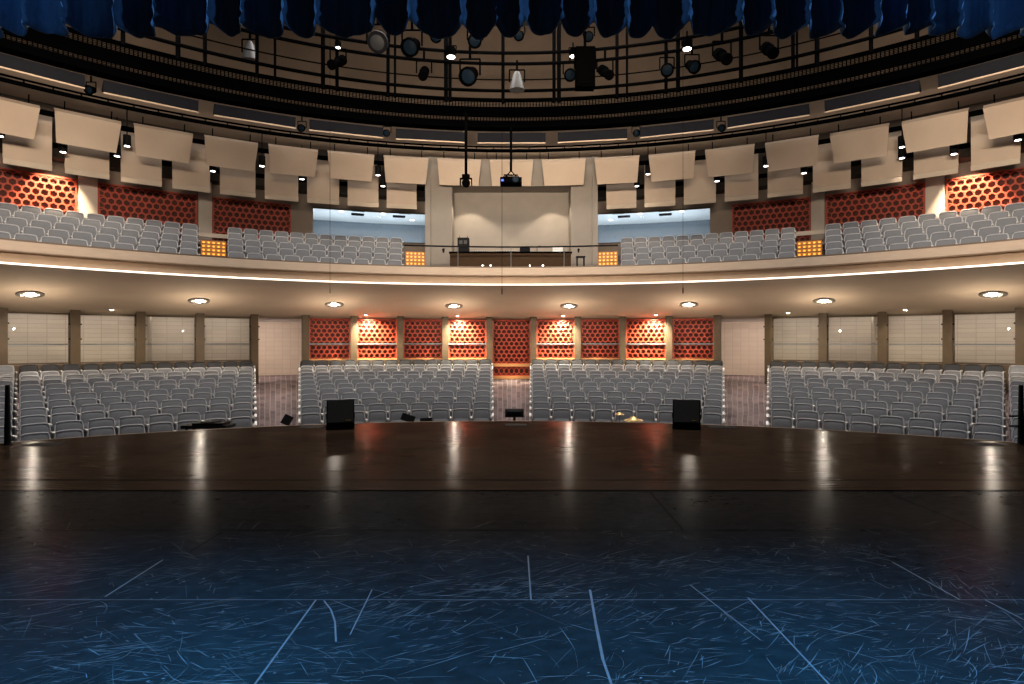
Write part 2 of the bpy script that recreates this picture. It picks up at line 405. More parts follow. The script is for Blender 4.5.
# balcony: front, soffit, stepped floor
BR = 17.5
b = MB(); b.arc([(BR + 0.16, 4.0), (BR + 0.16, 4.08), (BR, 4.08), (BR - 0.04, 4.06), (BR - 0.06, 3.82), (BR - 0.03, 3.79), (BR + 0.10, 3.79)], -TW, TW, 120)
struct(b.build('wall_balcony_front', M['fascia']))
b = MB(); b.arc([(BR + 0.10, 3.79), (BR + 0.05, 3.51), (BR - 0.05, 3.50)], -TW, TW, 120)
struct(b.build('trim_100', M['fascia_dark']))
b = MB(); b.arc([(BR - 0.05, 3.505), (BR - 0.08, 3.495), (BR - 0.08, 3.465), (BR - 0.05, 3.455)], -TW, TW, 120)
struct(b.build('trim_101', M['led']))
b = MB(); b.arc([(BR + 0.0, 4.083), (BR + 0.0, 4.125), (BR + 0.16, 4.125), (BR + 0.16, 4.083)], -TW, TW, 120, loop=True)
struct(b.build('trim_102', M['darkwood']))
def soffit_z(r): return 3.445 + (r - BR) / (WR + 0.45 - BR) * (2.40 - 3.445)
b = MB(); b.arc([(BR - 0.05, 3.455), (WR + 0.45, 2.40)], -TW, TW, 120)
struct(b.build('ceiling_soffit', M['soffit'], smooth=True))
BROW0, BRISE, BZ0 = 18.8, 0.36, 3.66
prof = [(BR + 0.16, BZ0), (BROW0 + 0.45, BZ0)]
for k in range(1, 5): prof += [(BROW0 + 0.45 + 0.9 * (k - 1), BZ0 + BRISE * k), (BROW0 + 0.45 + 0.9 * k, BZ0 + BRISE * k)]
prof[-1] = (27.5, prof[-1][1])
b = MB(); b.arc(prof, -TW, TW, 100, uv=True); struct(b.build('floor_balcony', M['carpet']))
UR = 24.0                                        # upper rear wall
PT = 7.35
wl = (theta(313, UR), theta(436, UR)); boothL, boothR = theta(440, UR), theta(584, UR)
SILL, HEAD = 5.93, 7.36
b = MB()
for s in (-1, 1):
    a0, a1 = (wl[0], wl[1]) if s < 0 else (-wl[1], -wl[0])
    b.arc([(UR, 4.0), (UR, 16)], *((-TW, a0) if s < 0 else (a1, TW)), 40)
    b.arc([(UR, 4.0), (UR, SILL), (UR + 0.25, SILL)], a0, a1, 8); b.arc([(UR + .25, HEAD), (UR, HEAD), (UR, 16)], a0, a1, 8)
b.arc([(UR, PT + 0.35), (UR, 16)], wl[1], -wl[1], 10)
struct(b.build('wall_upper', [M['wall']]))
b = MB(); b.arc([(UR - 0.35, 8.6), (UR - 0.35, 15.9)], -TW, TW, 60)
struct(b.build('wall_upper_bulkhead', M['wall_upper']))
b = MB(); b.arc([(UR - 0.9, 15.9), (0.1, 15.9)], -PI * .6, PI * .6, 60)
struct(b.build('ceiling', M['black']))
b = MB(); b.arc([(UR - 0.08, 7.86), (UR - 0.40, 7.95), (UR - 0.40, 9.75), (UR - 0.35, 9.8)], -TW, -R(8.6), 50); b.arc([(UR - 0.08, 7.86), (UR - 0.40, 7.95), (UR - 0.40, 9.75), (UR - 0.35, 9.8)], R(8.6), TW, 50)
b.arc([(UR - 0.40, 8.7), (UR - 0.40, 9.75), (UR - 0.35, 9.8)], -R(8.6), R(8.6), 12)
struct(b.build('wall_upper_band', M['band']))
# pale piers and joint between the hexagon panels of the upper wall
for s in (-1, 1):
    for x0, x1, m in ((78, 97, 'wall_pale'), (198, 211.5, 'wall_pale')):
        b = MB(); a0, a1 = sorted((s * abs(theta(x0, UR)), s * abs(theta(x1, UR))))
        b.arcbox(UR - 0.22, UR, 4.6, 7.9, a0, a1, 4)
        struct(b.build('trim_%d' % n_trim, M[m])); n_trim += 1

# control room windows
for i, s in enumerate((-1, 1)):
    a0, a1 = (wl[0], wl[1]) if s < 0 else (-wl[1], -wl[0])
    b = MB(); b.arcbox(UR + 0.02, UR + 0.10, SILL, SILL + 0.06, a0, a1, 6); b.arcbox(UR + .02, UR + .10, HEAD - .06, HEAD, a0, a1, 6)
    fr = struct(b.build('window_%d' % (i + 1), M['pilaster']))
    b = MB(); b.arc([(UR + 0.06, SILL + .06), (UR + 0.06, HEAD - .06)], a0, a1, 8); b.build('window_pane', M['glass'], fr)
    b = MB(); RR = UR + 4.2
    b.arc([(RR, 5.0), (RR, 7.62)], a0 - .02, a1 + .02, 8, mi=0); b.arc([(UR + .2, 7.60), (RR, 7.60)], a0 - .02, a1 + .02, 8, mi=1)
    b.arc([(UR + .2, 5.1), (RR, 5.1)], a0 - .02, a1 + .02, 8, mi=0)
    for a in (a0 - .004, a1 + .004):
        b.add([P(UR + .05, a, 5), P(RR, a, 5), P(RR, a, 7.6), P(UR + .05, a, 7.6)], [(0, 1, 2, 3)], 0)
    struct(b.build('wall_control_room_' + side(s), [M['bluewall'], M['white_paint']]))
    am = (a0 + a1) / 2
    for q, (rr, aa, L) in enumerate(((UR + 1.6, am - s * .015, 1), (UR + 1.6, am + s * 0.06, 1), (UR + 2.8, am - s * .07, 0.8))):
        t = thing('ceiling_downlight', 'small white downlight in control room ceiling, %s from the %s end of that window' % (ORD[q + 1], side(-s)), 'light', P(rr, aa, 7.585), 0, 'control room downlights')
        b = MB(); b.lathe([(0.13, 0.012), (0.15, 0.0), (0.15, -0.008), (0.11, -0.012)], 16); b.build('trim_ring', M['white_paint'], t)
        b = MB(); b.lathe([(0.105, -0.006), (0.105, -0.014)], 16); b.build('lens', M['lamp_white'], t)
        spot('control_room_lamp', P(rr, aa, 7.5), P(rr + .8, aa, 5), 60, (0.66, 0.84, 1.0), 120, 0.8, 0.1)
    for q, (rr, aa) in enumerate(((UR + 1.2, am - s * .055), (UR + 2.1, am - s * .045), (UR + 1.2, am + s * .03), (UR + 2.1, am + s * .03))):
        b = MB(); b.box((0, 0, 0), (0.60, 0.40, 0.03))
        for j in range(5): b.box((0, -0.15 + .075 * j, -0.02), (0.52, 0.03, 0.02))
        o = b.build('ceiling_vent', M['graybox']); o.location = P(rr, aa, 7.58); o.rotation_euler.z = -aa
        tag(o, 'grey slatted air vent in control room ceiling seen through %s window' % side(s), 'vent', 'control room ceiling vents %s' % side(s))
    area('control_room_glow', P(UR + 2.2, am, 7.45), P(UR + 2.6, am, 5), 20, 1.8, 1.2, (0.55, 0.78, 1.0))
    for q_ in (-.07, 0.05):
        area('control_room_fill', P(UR + 1.9, am + q_, 5.3), P(UR + 1.9, am + q_, 9), 85, 1.6, 1.6, (0.72, 0.86, 1.0))  # unseen panels below the sill, added to brighten the control room ceiling

# sound booth: piers, recess and soffit
YP = 24.2
for i, (x0, x1, e0, e1) in enumerate(((425.5, 452, 425.5, 431), (571, 597.5, 592, 597.5))):
    b = MB(); xa, xb = Xat(x0, YP), Xat(x1, YP)
    b.box(((xa + xb) / 2, YP + 1.3, 6.3), (xb - xa, 2.6, 5.2))
    b.box(((Xat(e0, YP) + Xat(e1, YP)) / 2, YP - 0.05, 6.3), (Xat(e1, YP) - Xat(e0, YP), 0.12, 5.2))
    struct(b.build('wall_booth_pier_' + ('left', 'right')[i], M['booth']))
b = MB(); b.box((0, YP + 1.05, 6.3), (5.6, 0.1, 5.2)); struct(b.build('wall_booth_back', M['booth']))
b = MB(); b.box((0, YP + 0.5, zat(186.5, YP - C, 0) + 0.55), (5.0, 1.1, 1.1)); struct(b.build('ceiling_booth', M['booth']))

# ================================================================== SEATS
def seat_parts():
    tilt = Matrix.Rotation(R(-13), 4, 'X')
    back = MB(); back.pad(0.515, 0.50, 0.105, 10, 8, 0.16, 0.018, Matrix.Translation((0, 0.10, 0.565)) @ tilt)
    pm_ = Matrix.Translation((0, 0.085, 0.565)) @ tilt; q_ = []
    for a in range(13):
        u = -1 + 2 * a / 12; e_ = abs(u)
        q_.append(pm_ @ Vector((0.247 * math.copysign(min(1, e_ * 1.06), u) * (1 - 0.05 * (e_ > .95)), -0.012, 0.250 - 0.040 * e_ ** 8 + 0.014 * (1 - u * u))))
    q_ = [pm_ @ Vector((-0.250, -0.012, 0.0)), pm_ @ Vector((-0.246, -0.012, 0.14))] + q_ + [pm_ @ Vector((0.246, -0.012, 0.14)), pm_ @ Vector((0.250, -0.012, 0.0))]
    back.tube(q_, 0.0145, 5, mi=1)
    shell = MB(); shell.pad(0.49, 0.44, 0.05, 6, 4, 0.14, 0.01, Matrix.Translation((0, 0.155, 0.53)) @ tilt)
    seat = MB(); seat.pad(0.47, 0.36, 0.11, 8, 6, 0.08, 0.01, Matrix.Translation((0, -0.03, 0.40)) @ Matrix.Rotation(R(-6), 4, 'X'))
    arm = MB(); arm.box((0.278, -0.06, 0.625), (0.048, 0.27, 0.028)); arm.box((0.278, -0.19, 0.61), (0.044, 0.03, 0.03))
    leg = MB(); leg.box((0.278, -0.02, 0.31), (0.030, 0.20, 0.60)); leg.box((0.278, -0.02, 0.015), (0.09, 0.32, 0.03))
    return (('backrest', back, 'fabric', True), ('back_shell', shell, 'seat_shell', True), ('seat', seat, 'fabric', True), ('armrest', arm, 'arm', False), ('leg', leg, 'standard', False))
SP = seat_parts()
proto_mesh = {n: b.data(n, [M[m], M['piping']] if n == 'backrest' else M[m], sm) for n, b, m, sm in SP}
dark_back = SP[0][1].data('backrest_darker', M['darker_fabric'], True); dark_seat = SP[2][1].data('seat_darker', M['darker_fabric'], True)
ep = MB(); ep.box((0, -0.02, 0.36), (0.035, 0.34, 0.56)); ep.box((0, -0.03, 0.64), (0.06, 0.34, 0.03))
ep.box((0, -0.20, 0.50), (0.05, 0.03, 0.10), mi=1); ep.box((0, -0.20, 0.20), (0.05, 0.03, 0.08), mi=1)
end_mesh = ep.data('end_panel', [M['endpanel'], M['aislelight']])
seats = []                                        # (distance, r, theta, z, block, row, number, dark, end side)
NS = [8, 8, 9, 9, 10, 10, 11, 11, 12, 12, 13, 13]
NC = [9, 9, 10, 10, 11, 11, 12, 13, 13, 14, 14, 14]
for k in range(12):
    r = 11.8 + 0.9 * k; z = -1.12 + 0.082 * k + (0.10 if k == 11 else 0); n = NC[k]
    for s in (-1, 1):
        ta, tb = abs(theta(492, r)), abs(theta(299.5, r))
        for i in range(n):
            th = s * (ta + (tb - ta) * (i + 0.5) / n)
            e = 0 if 0 < i < n - 1 else (-s if i == 0 else s)
            seats.append((r, th, z, 'centre', s, k, i, e, (tb - ta) / n * r))
        ta, tb = abs(theta(254, r)), abs(theta(18.5, r)); ns_ = NS[k]; pw = (tb - ta) / ns_ * r
        for i in range(ns_ + 3):
            th = s * (ta + (tb - ta) * (i + 0.5) / ns_ + (0.06 / r if i >= ns_ else 0))
            p = P(r, th, z)
            px = CX + F * p.x / p.y
            if px < -14 or px > 1038: break
            seats.append((r, th, z, 'side', s, k, i, -s if i == 0 else 0, pw))
for k in range(5):
    r = BROW0 + 0.9 * k; z = BZ0 + BRISE * k
    for s in (-1, 1):
        ta, tb = abs(theta(403, r)), abs(theta(227, r)); n = round((tb - ta) * r / 0.575)
        for i in range(n): seats.append((r, s * (ta + (tb - ta) * (i + 0.5) / n), z, 'balcony inner', s, k, i, 0, (tb - ta) / n * r))
        ta = abs(theta(199, r)); dth = 0.585 / r
        for i in range(30):
            th = s * (ta + dth * (i + 0.5)); p = P(r, th, z); px = CX + F * p.x / p.y
            if px < -14 or px > 1038: break
            seats.append((r, th, z, 'balcony outer', s, k, i, 0, 0.585))
def seat_key(q):
    p = P(q[0], q[1], q[2]); return p.y
seats.sort(key=seat_key)
ind, rest = seats[:300], seats[300:]
print('seats', len(seats))
def seat_label(q):
    r, th, z, blk, s, k, i, e, pw = q
    c = 'darker_fabric' if k == 11 else 'grey'
    if blk == 'centre':
        return 'grey theatre seat, %s from the centre aisle, %s row, block %s of that aisle' % (ORD[i + 1], ORD[k + 1], side(s))
    if blk != 'side':
        return 'grey balcony seat, %s from the amber stair, %s row, %s block on the %s' % (ORD[i + 1], ORD[k + 1], blk.split()[1], side(s))
    return 'grey theatre seat, %s from the side aisle, %s row, outer %s block' % (ORD[i + 1], ORD[k + 1], side(s))
GR = {('centre', -1): 'seats in the block left of the centre aisle', ('centre', 1): 'seats in the block right of the centre aisle', ('side', -1): 'seats in the outer left block', ('side', 1): 'seats in the outer right block',
      ('balcony outer', -1): 'left outer balcony seats', ('balcony outer', 1): 'right outer balcony seats', ('balcony inner', -1): 'left inner balcony seats', ('balcony inner', 1): 'right inner balcony seats'}
proto = None
for q in ind:
    r, th, z, blk, s, k, i, e, pw = q
    if proto is None:
        proto = thing('theater_seat', 'x', 'seat')
        for n, _b, m, sm in SP:
            o = bpy.data.objects.new(n, proto_mesh[n]); col.objects.link(o); o.parent = proto
        t = proto
    else:
        t = proto.copy(); col.objects.link(t)
        for ch in list(proto.children):
            if ch.name.startswith('end_panel'): continue
            c = ch.copy(); col.objects.link(c); c.parent = t
    t.location = P(r, th, z); t.rotation_euler = (0, 0, -th)
    t.scale = (pw / 0.575, 1, 1)
    t['label'] = seat_label(q); t['group'] = GR[blk, s]
    if e:
        o = bpy.data.objects.new('end_panel', end_mesh); col.objects.link(o); o.parent = t; o.location = (e * 0.30, 0, 0)
# the seats beyond the nearest three hundred
vs_all, fs_all, mi_all = [], [], []
order = ['fabric', 'seat_shell', 'arm', 'standard', 'darker_fabric', 'endpanel', 'aislelight', 'piping']
parts_np = [(np.array(b.v), b.f, order.index(m)) for n, b, m, sm in SP]
pip_ = [7 if q else 0 for q in SP[0][1].m]
off = 0
for q in rest:
    r, th, z, blk, s, k, i, e, pw = q
    p = P(r, th, z); c_, s_ = math.cos(-th), math.sin(-th)
    pl = list(parts_np)
    if e:
        for v0 in (0,):
            ev = np.array(ep.v) + np.array((e * 0.30, 0, 0)); pl.append((ev, ep.f, None))
    for va, fa, mi in pl:
        if blk.startswith('balcony') and mi in (1, 3): continue
        v = va.copy(); v[:, 0] *= pw / 0.575
        x = v[:, 0] * c_ - v[:, 1] * s_ + p.x; y = v[:, 0] * s_ + v[:, 1] * c_ + p.y
        vs_all.append(np.stack([x, y, v[:, 2] + p.z], 1))
        fs_all += [tuple(off + a for a in f) for f in fa]
        if mi is None: mi_all += [5 if m == 0 else 6 for m in ep.m]
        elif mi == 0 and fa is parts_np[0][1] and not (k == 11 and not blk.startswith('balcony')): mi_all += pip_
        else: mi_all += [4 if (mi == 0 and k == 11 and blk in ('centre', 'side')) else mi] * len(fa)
        off += len(v)
me = bpy.data.meshes.new('distant_theater_seats'); me.from_pydata(np.concatenate(vs_all).tolist(), [], fs_all)
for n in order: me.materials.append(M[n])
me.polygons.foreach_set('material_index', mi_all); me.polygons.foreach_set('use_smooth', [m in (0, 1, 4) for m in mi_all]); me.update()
o = bpy.data.objects.new('theater_seats', me); col.objects.link(o)
tag(o, 'smaller grey theatre seats of the rear rows and of the balcony', 'seats', None, 'stuff')

# ================================================================== HONEYCOMB PANELS
def lattice(b, w, h, a, depth, mapf, fr=0.78, border=0.05):
    dx, dz = a * math.sqrt(3), 1.5 * a
    nz = max(1, int((h - 2 * border - 0.5 * a) / dz)); nx = max(1, int((w - 2 * border) / dx))
    sx = (w - 2 * border) / (nx * dx); sz = (h - 2 * border) / ((nz - 1) * dz + 2 * a)
    for j in range(nz):
        odd = j % 2
        for i in range(nx - (1 if odd else 0)):
            cx = border + (i + 0.5 + 0.5 * odd) * dx * sx; cz = border + (a + j * dz) * sz
            o = [(cx + a * math.cos(PI / 6 + k * PI / 3) * sx, cz + a * math.sin(PI / 6 + k * PI / 3) * sz) for k in range(6)]
            q = [(cx + fr * a * math.cos(PI / 6 + k * PI / 3) * sx, cz + fr * a * math.sin(PI / 6 + k * PI / 3) * sz) for k in range(6)]
            vs = [mapf(x, z, 0) for x, z in o] + [mapf(x, z, 0) for x, z in q] + [mapf(x, z, depth) for x, z in q]
            fs = []
            for k in range(6):
                k2 = (k + 1) % 6
                fs += [(k, k2, 6 + k2, 6 + k), (6 + k, 6 + k2, 12 + k2, 12 + k)]
            b.add(vs, fs)
        if odd:                                   # half cells at the two ends of the shorter rows
            for x0, x1 in ((border, border + 0.5 * dx * sx), (w - border - 0.5 * dx * sx, w - border)):
                zc = border + (a + j * dz) * sz
                b.add([mapf(x0, zc - a * .5 * sz, 0), mapf(x1, zc - a * .5 * sz, 0), mapf(x1, zc - a * .25 * sz, 0), mapf(x0, zc - a * .25 * sz, 0)], [(0, 1, 2, 3)])
    n = max(2, int(w / 0.4))
    for z0, z1 in ((0, border), (h - border, h)):
        for i in range(n):
            x0, x1 = w * i / n, w * (i + 1) / n
            b.add([mapf(x0, z0, -.005), mapf(x1, z0, -.005), mapf(x1, z1, -.005), mapf(x0, z1, -.005)], [(0, 1, 2, 3)])
    for x0, x1 in ((0, border), (w - border, w)):
        b.add([mapf(x0, 0, -.005), mapf(x1, 0, -.005), mapf(x1, h, -.005), mapf(x0, h, -.005)], [(0, 1, 2, 3)])

BW = 2 * WR * math.sin(BAY / 2) - 0.27
def make_red(h, z0, full):
    b = MB(); lattice(b, BW, h, 0.113, 0.10, lambda x, z, d: Vector((x - BW / 2, d, z)))
    return b.data('honeycomb_lattice', M['red'])
lat_low = make_red(WT - WB, WB, False)
back_low = MB().box((0, 0.16, (WT - WB) / 2), (BW, 0.03, WT - WB)).data('backing', M['redback'])
rail_low = MB().box((0, -0.05, WM - WB), (BW, 0.05, 0.06)).data('steel_rail', M['steel'])
foot_low = MB().box((0, 0.0, 0.025), (BW, 0.08, 0.06)).data('bottom_strip', M['orange_wood'])
NAMES = {-4: 'beside the left doorway', -3: 'third left of the centre panel', -2: 'second left of the centre panel', -1: 'next left of the centre panel', 1: 'next right of the centre panel', 2: 'second right of the centre panel', 3: 'third right of the centre panel', 4: 'beside the right doorway'}
for k in (-4, -3, -2, -1, 1, 2, 3, 4):
    t = k * BAY
    e = thing('honeycomb_panel', 'red honeycomb wall panel on the rear wall, ' + NAMES[k], 'wall panel', P(WR + 0.05, t, WB), -t, 'red honeycomb panels behind the lower seats')
    for n, me in (('lattice', lat_low), ('backing', back_low), ('rail', rail_low), ('bottom_strip', foot_low)):
        o = bpy.data.objects.new(n, me); col.objects.link(o); o.parent = e
t = 0.0
e = thing('honeycomb_panel', 'full height red honeycomb panel at the end of the centre aisle', 'wall panel', P(WR + 0.05, 0, -0.15), 0)
b = MB(); lattice(b, BW, WT - 0.50, 0.113, 0.10, lambda x, z, d: Vector((x - BW / 2, d, z + 0.65))); b.build('upper_lattice', M['red'], e)
b = MB(); lattice(b, BW, 0.42, 0.113, 0.10, lambda x, z, d: Vector((x - BW / 2, d, z + 0.13))); b.build('lower_lattice', M['red'], e)
MB().box((0, 0.16, 1.28), (BW, 0.03, 2.56)).build('backing', M['redback'], e)
MB().box((0, -0.02, 0.60), (BW, 0.06, 0.12)).build('middle_strip', M['orange_wood'], e)
MB().box((0, -0.02, 0.065), (BW, 0.06, 0.13)).build('bottom_strip', M['orange_wood'], e)
# upper curved panels
for s in (-1, 1):
    for x0, x1, lab in ((-60, 77, 'large red honeycomb panel above the balcony, lit by a lamp beside the outermost %s pier'), (98, 197, 'middle red honeycomb panel between pale piers above the %s balcony seats'), (212.5, 291, 'smaller red honeycomb panel nearest the %s control room window')):
        ra = UR - 0.14; a0, a1 = theta(x0, ra), theta(x1, ra)
        if s > 0: a0, a1 = -a1, -a0
        w = (a1 - a0) * ra; zb = 4.75
        e = thing('honeycomb_panel', lab % side(s), 'wall panel', (0, 0, 0), 0, 'red honeycomb panels above the balcony')
        b = MB(); lattice(b, w, PT - zb, 0.138, 0.09, lambda x, z, d: P(ra + d, a0 + x / ra, zb + z), 0.78); b.build('lattice', M['red'], e)
        b = MB(); b.arc([(ra + 0.11, zb), (ra + 0.11, PT)], a0, a1, 12); b.build('backing', M['redback'], e)

# glazed bays of the rear wall, outer blocks
for k in list(range(-10, -5)) + list(range(6, 11)):
    t = k * BAY; s = -1 if k < 0 else 1
    lab = 'glazed opening in rear wall with steel mid rail, %s bay %s of the %s doorway' % (ORD[abs(k) - 5], side(s), side(s))
    e = thing('glazed_screen', lab, 'glass screen', P(WR + 0.12, t, WB), -t, 'glazed bays of the rear wall')
    MB().box((0, 0, (WT - WB) / 2), (BW, 0.012, WT - WB)).build('pane', M['glass'], e)
    MB().box((0, -0.03, WM - WB), (BW, 0.05, 0.05)).build('mid_rail', M['steel'], e)
    b = MB(); H_ = WT - WB
    o4 = [(-BW/2, 0), (BW/2, 0), (BW/2, H_), (-BW/2, H_)]; i4 = [(-BW/2+.03, .05), (BW/2-.03, .05), (BW/2-.03, H_-.05), (-BW/2+.03, H_-.05)]
    vs_ = [(x, y, z) for y in (-.03, .03) for q4 in (o4, i4) for x, z in q4]
    fs_ = []
    for q in range(4):
        r4 = (q + 1) % 4; fs_ += [(q, r4, 4 + r4, 4 + q), (8 + q, 12 + q, 12 + r4, 8 + r4), (q, 8 + q, 8 + r4, r4), (4 + q, 4 + r4, 12 + r4, 12 + q)]
    b.add(vs_, fs_); b.build('frame', M['pilaster'], e)

# ================================================================== CEILING REFLECTORS
def u_panel(w, h, lip):
    b = MB(); d = 0.07
    wt, wb = w / 2, w / 2 * 0.90
    pr = [(-wt, -0.12, h / 2), (wt, -0.12, h / 2), (wt * 0.985, -0.27, h / 2 - lip), (-wt * 0.985, -0.27, h / 2 - lip), (wb, 0.20, -h / 2), (-wb, 0.20, -h / 2)]
    vs = pr + [(x, y + d, z + 0.02) for x, y, z in pr]
    b.add(vs, [(0, 3, 2, 1), (3, 5, 4, 2), (6, 7, 8, 9), (9, 8, 10, 11), (0, 1, 7, 6), (5, 11, 10, 4), (1, 2, 8, 7), (2, 4, 10, 8), (0, 6, 9, 3), (3, 9, 11, 5)])
    for i in range(len(b.f)): b.m[i] = 0
    return b
um = u_panel(1.72, 0.96, 0.13)
ume = um.data('face', [M['cream']])
susme = [MB().tube([(x, -0.10, 0.46), (x, -0.18, 0.72 )], 0.02, 6).data('hanger', M['pitch']) for x in (-0.6, 0.6)]
UZ = CAMZ + 6.72
for k in range(-9, 10):
    t = k * R(5.93)
    lab = 'tilted cream ceiling reflector directly behind the projector' if k == 0 else 'tilted cream ceiling reflector, upper tier, %s %s of the projector' % (ORD[abs(k)], side(k))
    e = thing('acoustic_panel', lab, 'acoustic panel', P(20.0, t, UZ - 0.12 * (k / 7) ** 2), -t, 'upper tier of cream reflectors')
    for n, me in (('panel', ume), ('hanger', susme[0]), ('hanger', susme[1])):
        o = bpy.data.objects.new(n, me); col.objects.link(o); o.parent = e
lm = MB(); lm.prism([(-0.10, 0.95), (-0.03, 0.95), (0.05, -0.72), (-0.02, -0.80), (-0.06, -0.72)], -0.62, 0.62)
lme = lm.data('lower_face', M['cream']); lip = MB(); lip.box((0, -0.075, -0.775), (1.24, 0.10, 0.17), rx=R(18)); lipme = lip.data('bottom_lip', M['cream_edge'])
for s in (-1, 1):
    for j in range(10):
        t = s * R(12.15 + 4.12 * j)
        e = thing('acoustic_panel', 'upright cream panel in lower tier, %s %s of the sound booth' % (ORD[j + 1], side(s)), 'acoustic panel', P(22.0, t, CAMZ + 6.48), -t, 'lower tier of cream panels')
        for n, me in (('panel', lme), ('bottom_lip', lipme)):
            o = bpy.data.objects.new(n, me); col.objects.link(o); o.parent = e
# grey slabs
gm = MB(); gm.prism([(-0.35, 0.36), (0.62, 0.40), (0.62, 0.36), (-0.30, 0.0)], -1.22, 1.22); gme = gm.data('slab', M['graybox'])
gl_ = MB(); gl_.prism([(-0.315, 0.03), (-0.325, -0.015), (-0.24, 0.01), (-0.24, 0.02), (-0.30, 0.0)], -1.22, 1.22); glme = gl_.data('underside', M['fascia_dark'])
for k in range(-5, 6):
    t = k * R(9.3)
    lab = 'grey ceiling slab over the centre, behind the projector pole' if k == 0 else 'grey ceiling slab under the catwalk, %s %s of the projector pole' % (ORD[abs(k)], side(k))
    e = thing('ceiling_baffle', lab, 'ceiling baffle', P(18.0, t, CAMZ + 7.12), -t, 'grey ceiling slabs')
    for n, me in (('slab', gme), ('underside', glme)):
        o = bpy.data.objects.new(n, me); col.objects.link(o); o.parent = e

# catwalks and pipes
cw = thing('catwalk', 'long curved black catwalk with mesh sides across the ceiling', 'catwalk')
b = MB(); b.arcbox(18.7, 19.15, CAMZ + 8.05, CAMZ + 8.30, -TW, TW, 90); b.build('deck', M['pitch'], cw)
b = MB(); b.arcbox(18.7, 18.8, CAMZ + 8.44, CAMZ + 8.82, -TW, TW, 90); b.build('side_plate', M['pitch'], cw)
b = MB()
for z in (8.34, 8.39, 8.87, 8.92, 8.97): b.tube([P(18.75, -TW + 2 * TW * i / 90, CAMZ + z) for i in range(91)], 0.012, 5)
for i in range(0, 361):
    t = -TW + 2 * TW * i / 360; b.box(P(18.75, t, CAMZ + 8.68), (0.035, 0.02, 0.76), -t)
m_ = b.build('mesh_guard', M['pitch'], cw); m_['kind'] = 'stuff'
b = MB(); b.arcbox(18.65, 18.80, CAMZ + 9.02, CAMZ + 9.12, -TW, TW, 90); b.build('top_rail', M['pitch'], cw)
pr_ = thing('pipe_rail', 'curved black double pipe carrying the upper tier of cream panels', 'pipe')
for rr, z, rad in ((19.8, 7.52, 0.07), (20.2, 7.80, 0.035)):
    b = MB(); b.tube([P(rr, -TW + 2 * TW * i / 90, CAMZ + z) for i in range(91)], rad, 8); b.build('pipe', M['pitch'], pr_, True)
b = MB()
for i in range(-30, 31):
    t = i * R(2.0); b.tube([P(19.7, t, CAMZ + 7.5), P(20.2, t, CAMZ + 7.81)], 0.022, 6)
b.build('stanchions', M['pitch'], pr_)
b = MB()
b.arcbox(20.7, 20.8, CAMZ + 7.05, CAMZ + 7.2, -TW, TW, 90); b.arcbox(23.2, 23.3, CAMZ + 6.75, CAMZ + 6.9, -TW, -R(9.5), 40); b.arcbox(23.2, 23.3, CAMZ + 6.75, CAMZ + 6.9, R(9.5), TW, 40)
b.build('back_pipe', M['pitch'], pr_)
gr = thing('lighting_grid', 'black pipe grid with uprights hung high under the ceiling', 'lighting grid')
for r_, z, rad in ((14.0, 8.57, 0.05), (14.0, 8.25, 0.05), (14.0, 7.45, 0.05), (14.4, 7.95, 0.02)):
    b = MB(); b.tube([P(r_, -TW + 2 * TW * i / 80, CAMZ + z) for i in range(81)], rad, 8); b.build('pipe', M['pitch'], gr, True)
for px, w in ((123, .05), (178, .06), (205, .05), (257, .05), (275, .035), (323, .06), (337, .05), (388, .05), (395, .035), (446, .06), (450, .05), (503, .05), (554, .05), (559, .06), (617, .05), (627, .035), (666, .05), (678, .06), (741, .06), (793, .05), (797, .03), (817, .06), (871, .05), (917, .05)):
    t = theta(px, 14.05)
    b = MB(); b.tube([P(14.05, t, CAMZ + 7.1), P(14.05, t, 15.9)], w, 8); b.build('upright', M['pitch'], gr, True)

# pendant cylinder downlights among the panels
pend = [(0, 136), (63, 152), (117, 156), (127, 146), (213, 171), (262, 166), (302, 179), (378, 175), (383, 186), (487, 181), (540, 181), (637, 186), (648, 174), (717, 181), (766, 166), (804, 173), (902, 147), (902, 158), (954, 154), (1018, 140)]
pm = MB(); pm.lathe([(0.115, 0.0), (0.12, 0.01), (0.12, 0.36), (0.05, 0.38)], 16); pm.tube([(0, 0, 0.37), (0, 0, 1.3)], 0.018, 6); pme = pm.data('housing', M['black'], True)
pl = MB(); pl.lathe([(0.08, -0.004), (0.08, -0.012)], 16); plme = pl.data('lens', M['lamp_white'])
cl_, cr_ = 9, 10
for i, (px, py) in enumerate(pend):
    r_ = 20.6 if i in (9, 10) else 21.4 if i == 17 else 21.0
    t = theta(px, r_); z = zat(py, r_, t)
    n = (10 - i) if i < 10 else (i - 9)
    s = -1 if i < 10 else 1
    e = thing('pendant_downlight', 'black cylinder downlight hanging among cream panels, %s %s of the projector' % (ORD[n], side(s)), 'light', P(r_, t, z), 0, 'cylinder downlights')
    for nm, me in (('housing', pme), ('lens', plme)):
        o = bpy.data.objects.new(nm, me); col.objects.link(o); o.parent = e
    spot('pendant_lamp', P(r_, t, z - 0.05), P(r_ + 0.7, t, z - 3), 75, (1, 0.82, 0.62), 75, 0.5, 0.1)
# lamps close to the outer piers and the booth wall
for s in (-1, 1):
    t = theta(70, 22.8) * (-s if s > 0 else 1)
    spot('pier_lamp', P(22.9, s * abs(theta(58, 22.8)), 8.4), P(23.8, s * abs(theta(54, 22.8)), 5.4), 3200, (1, 0.76, 0.5), 64, 0.6, 0.06)
    spot('booth_lamp', (s * 1.72, YP + 0.12, 7.62), (s * 1.72, YP + 0.25, 5.0), 200, (1, 0.84, 0.64), 96, 0.25, 0.06)

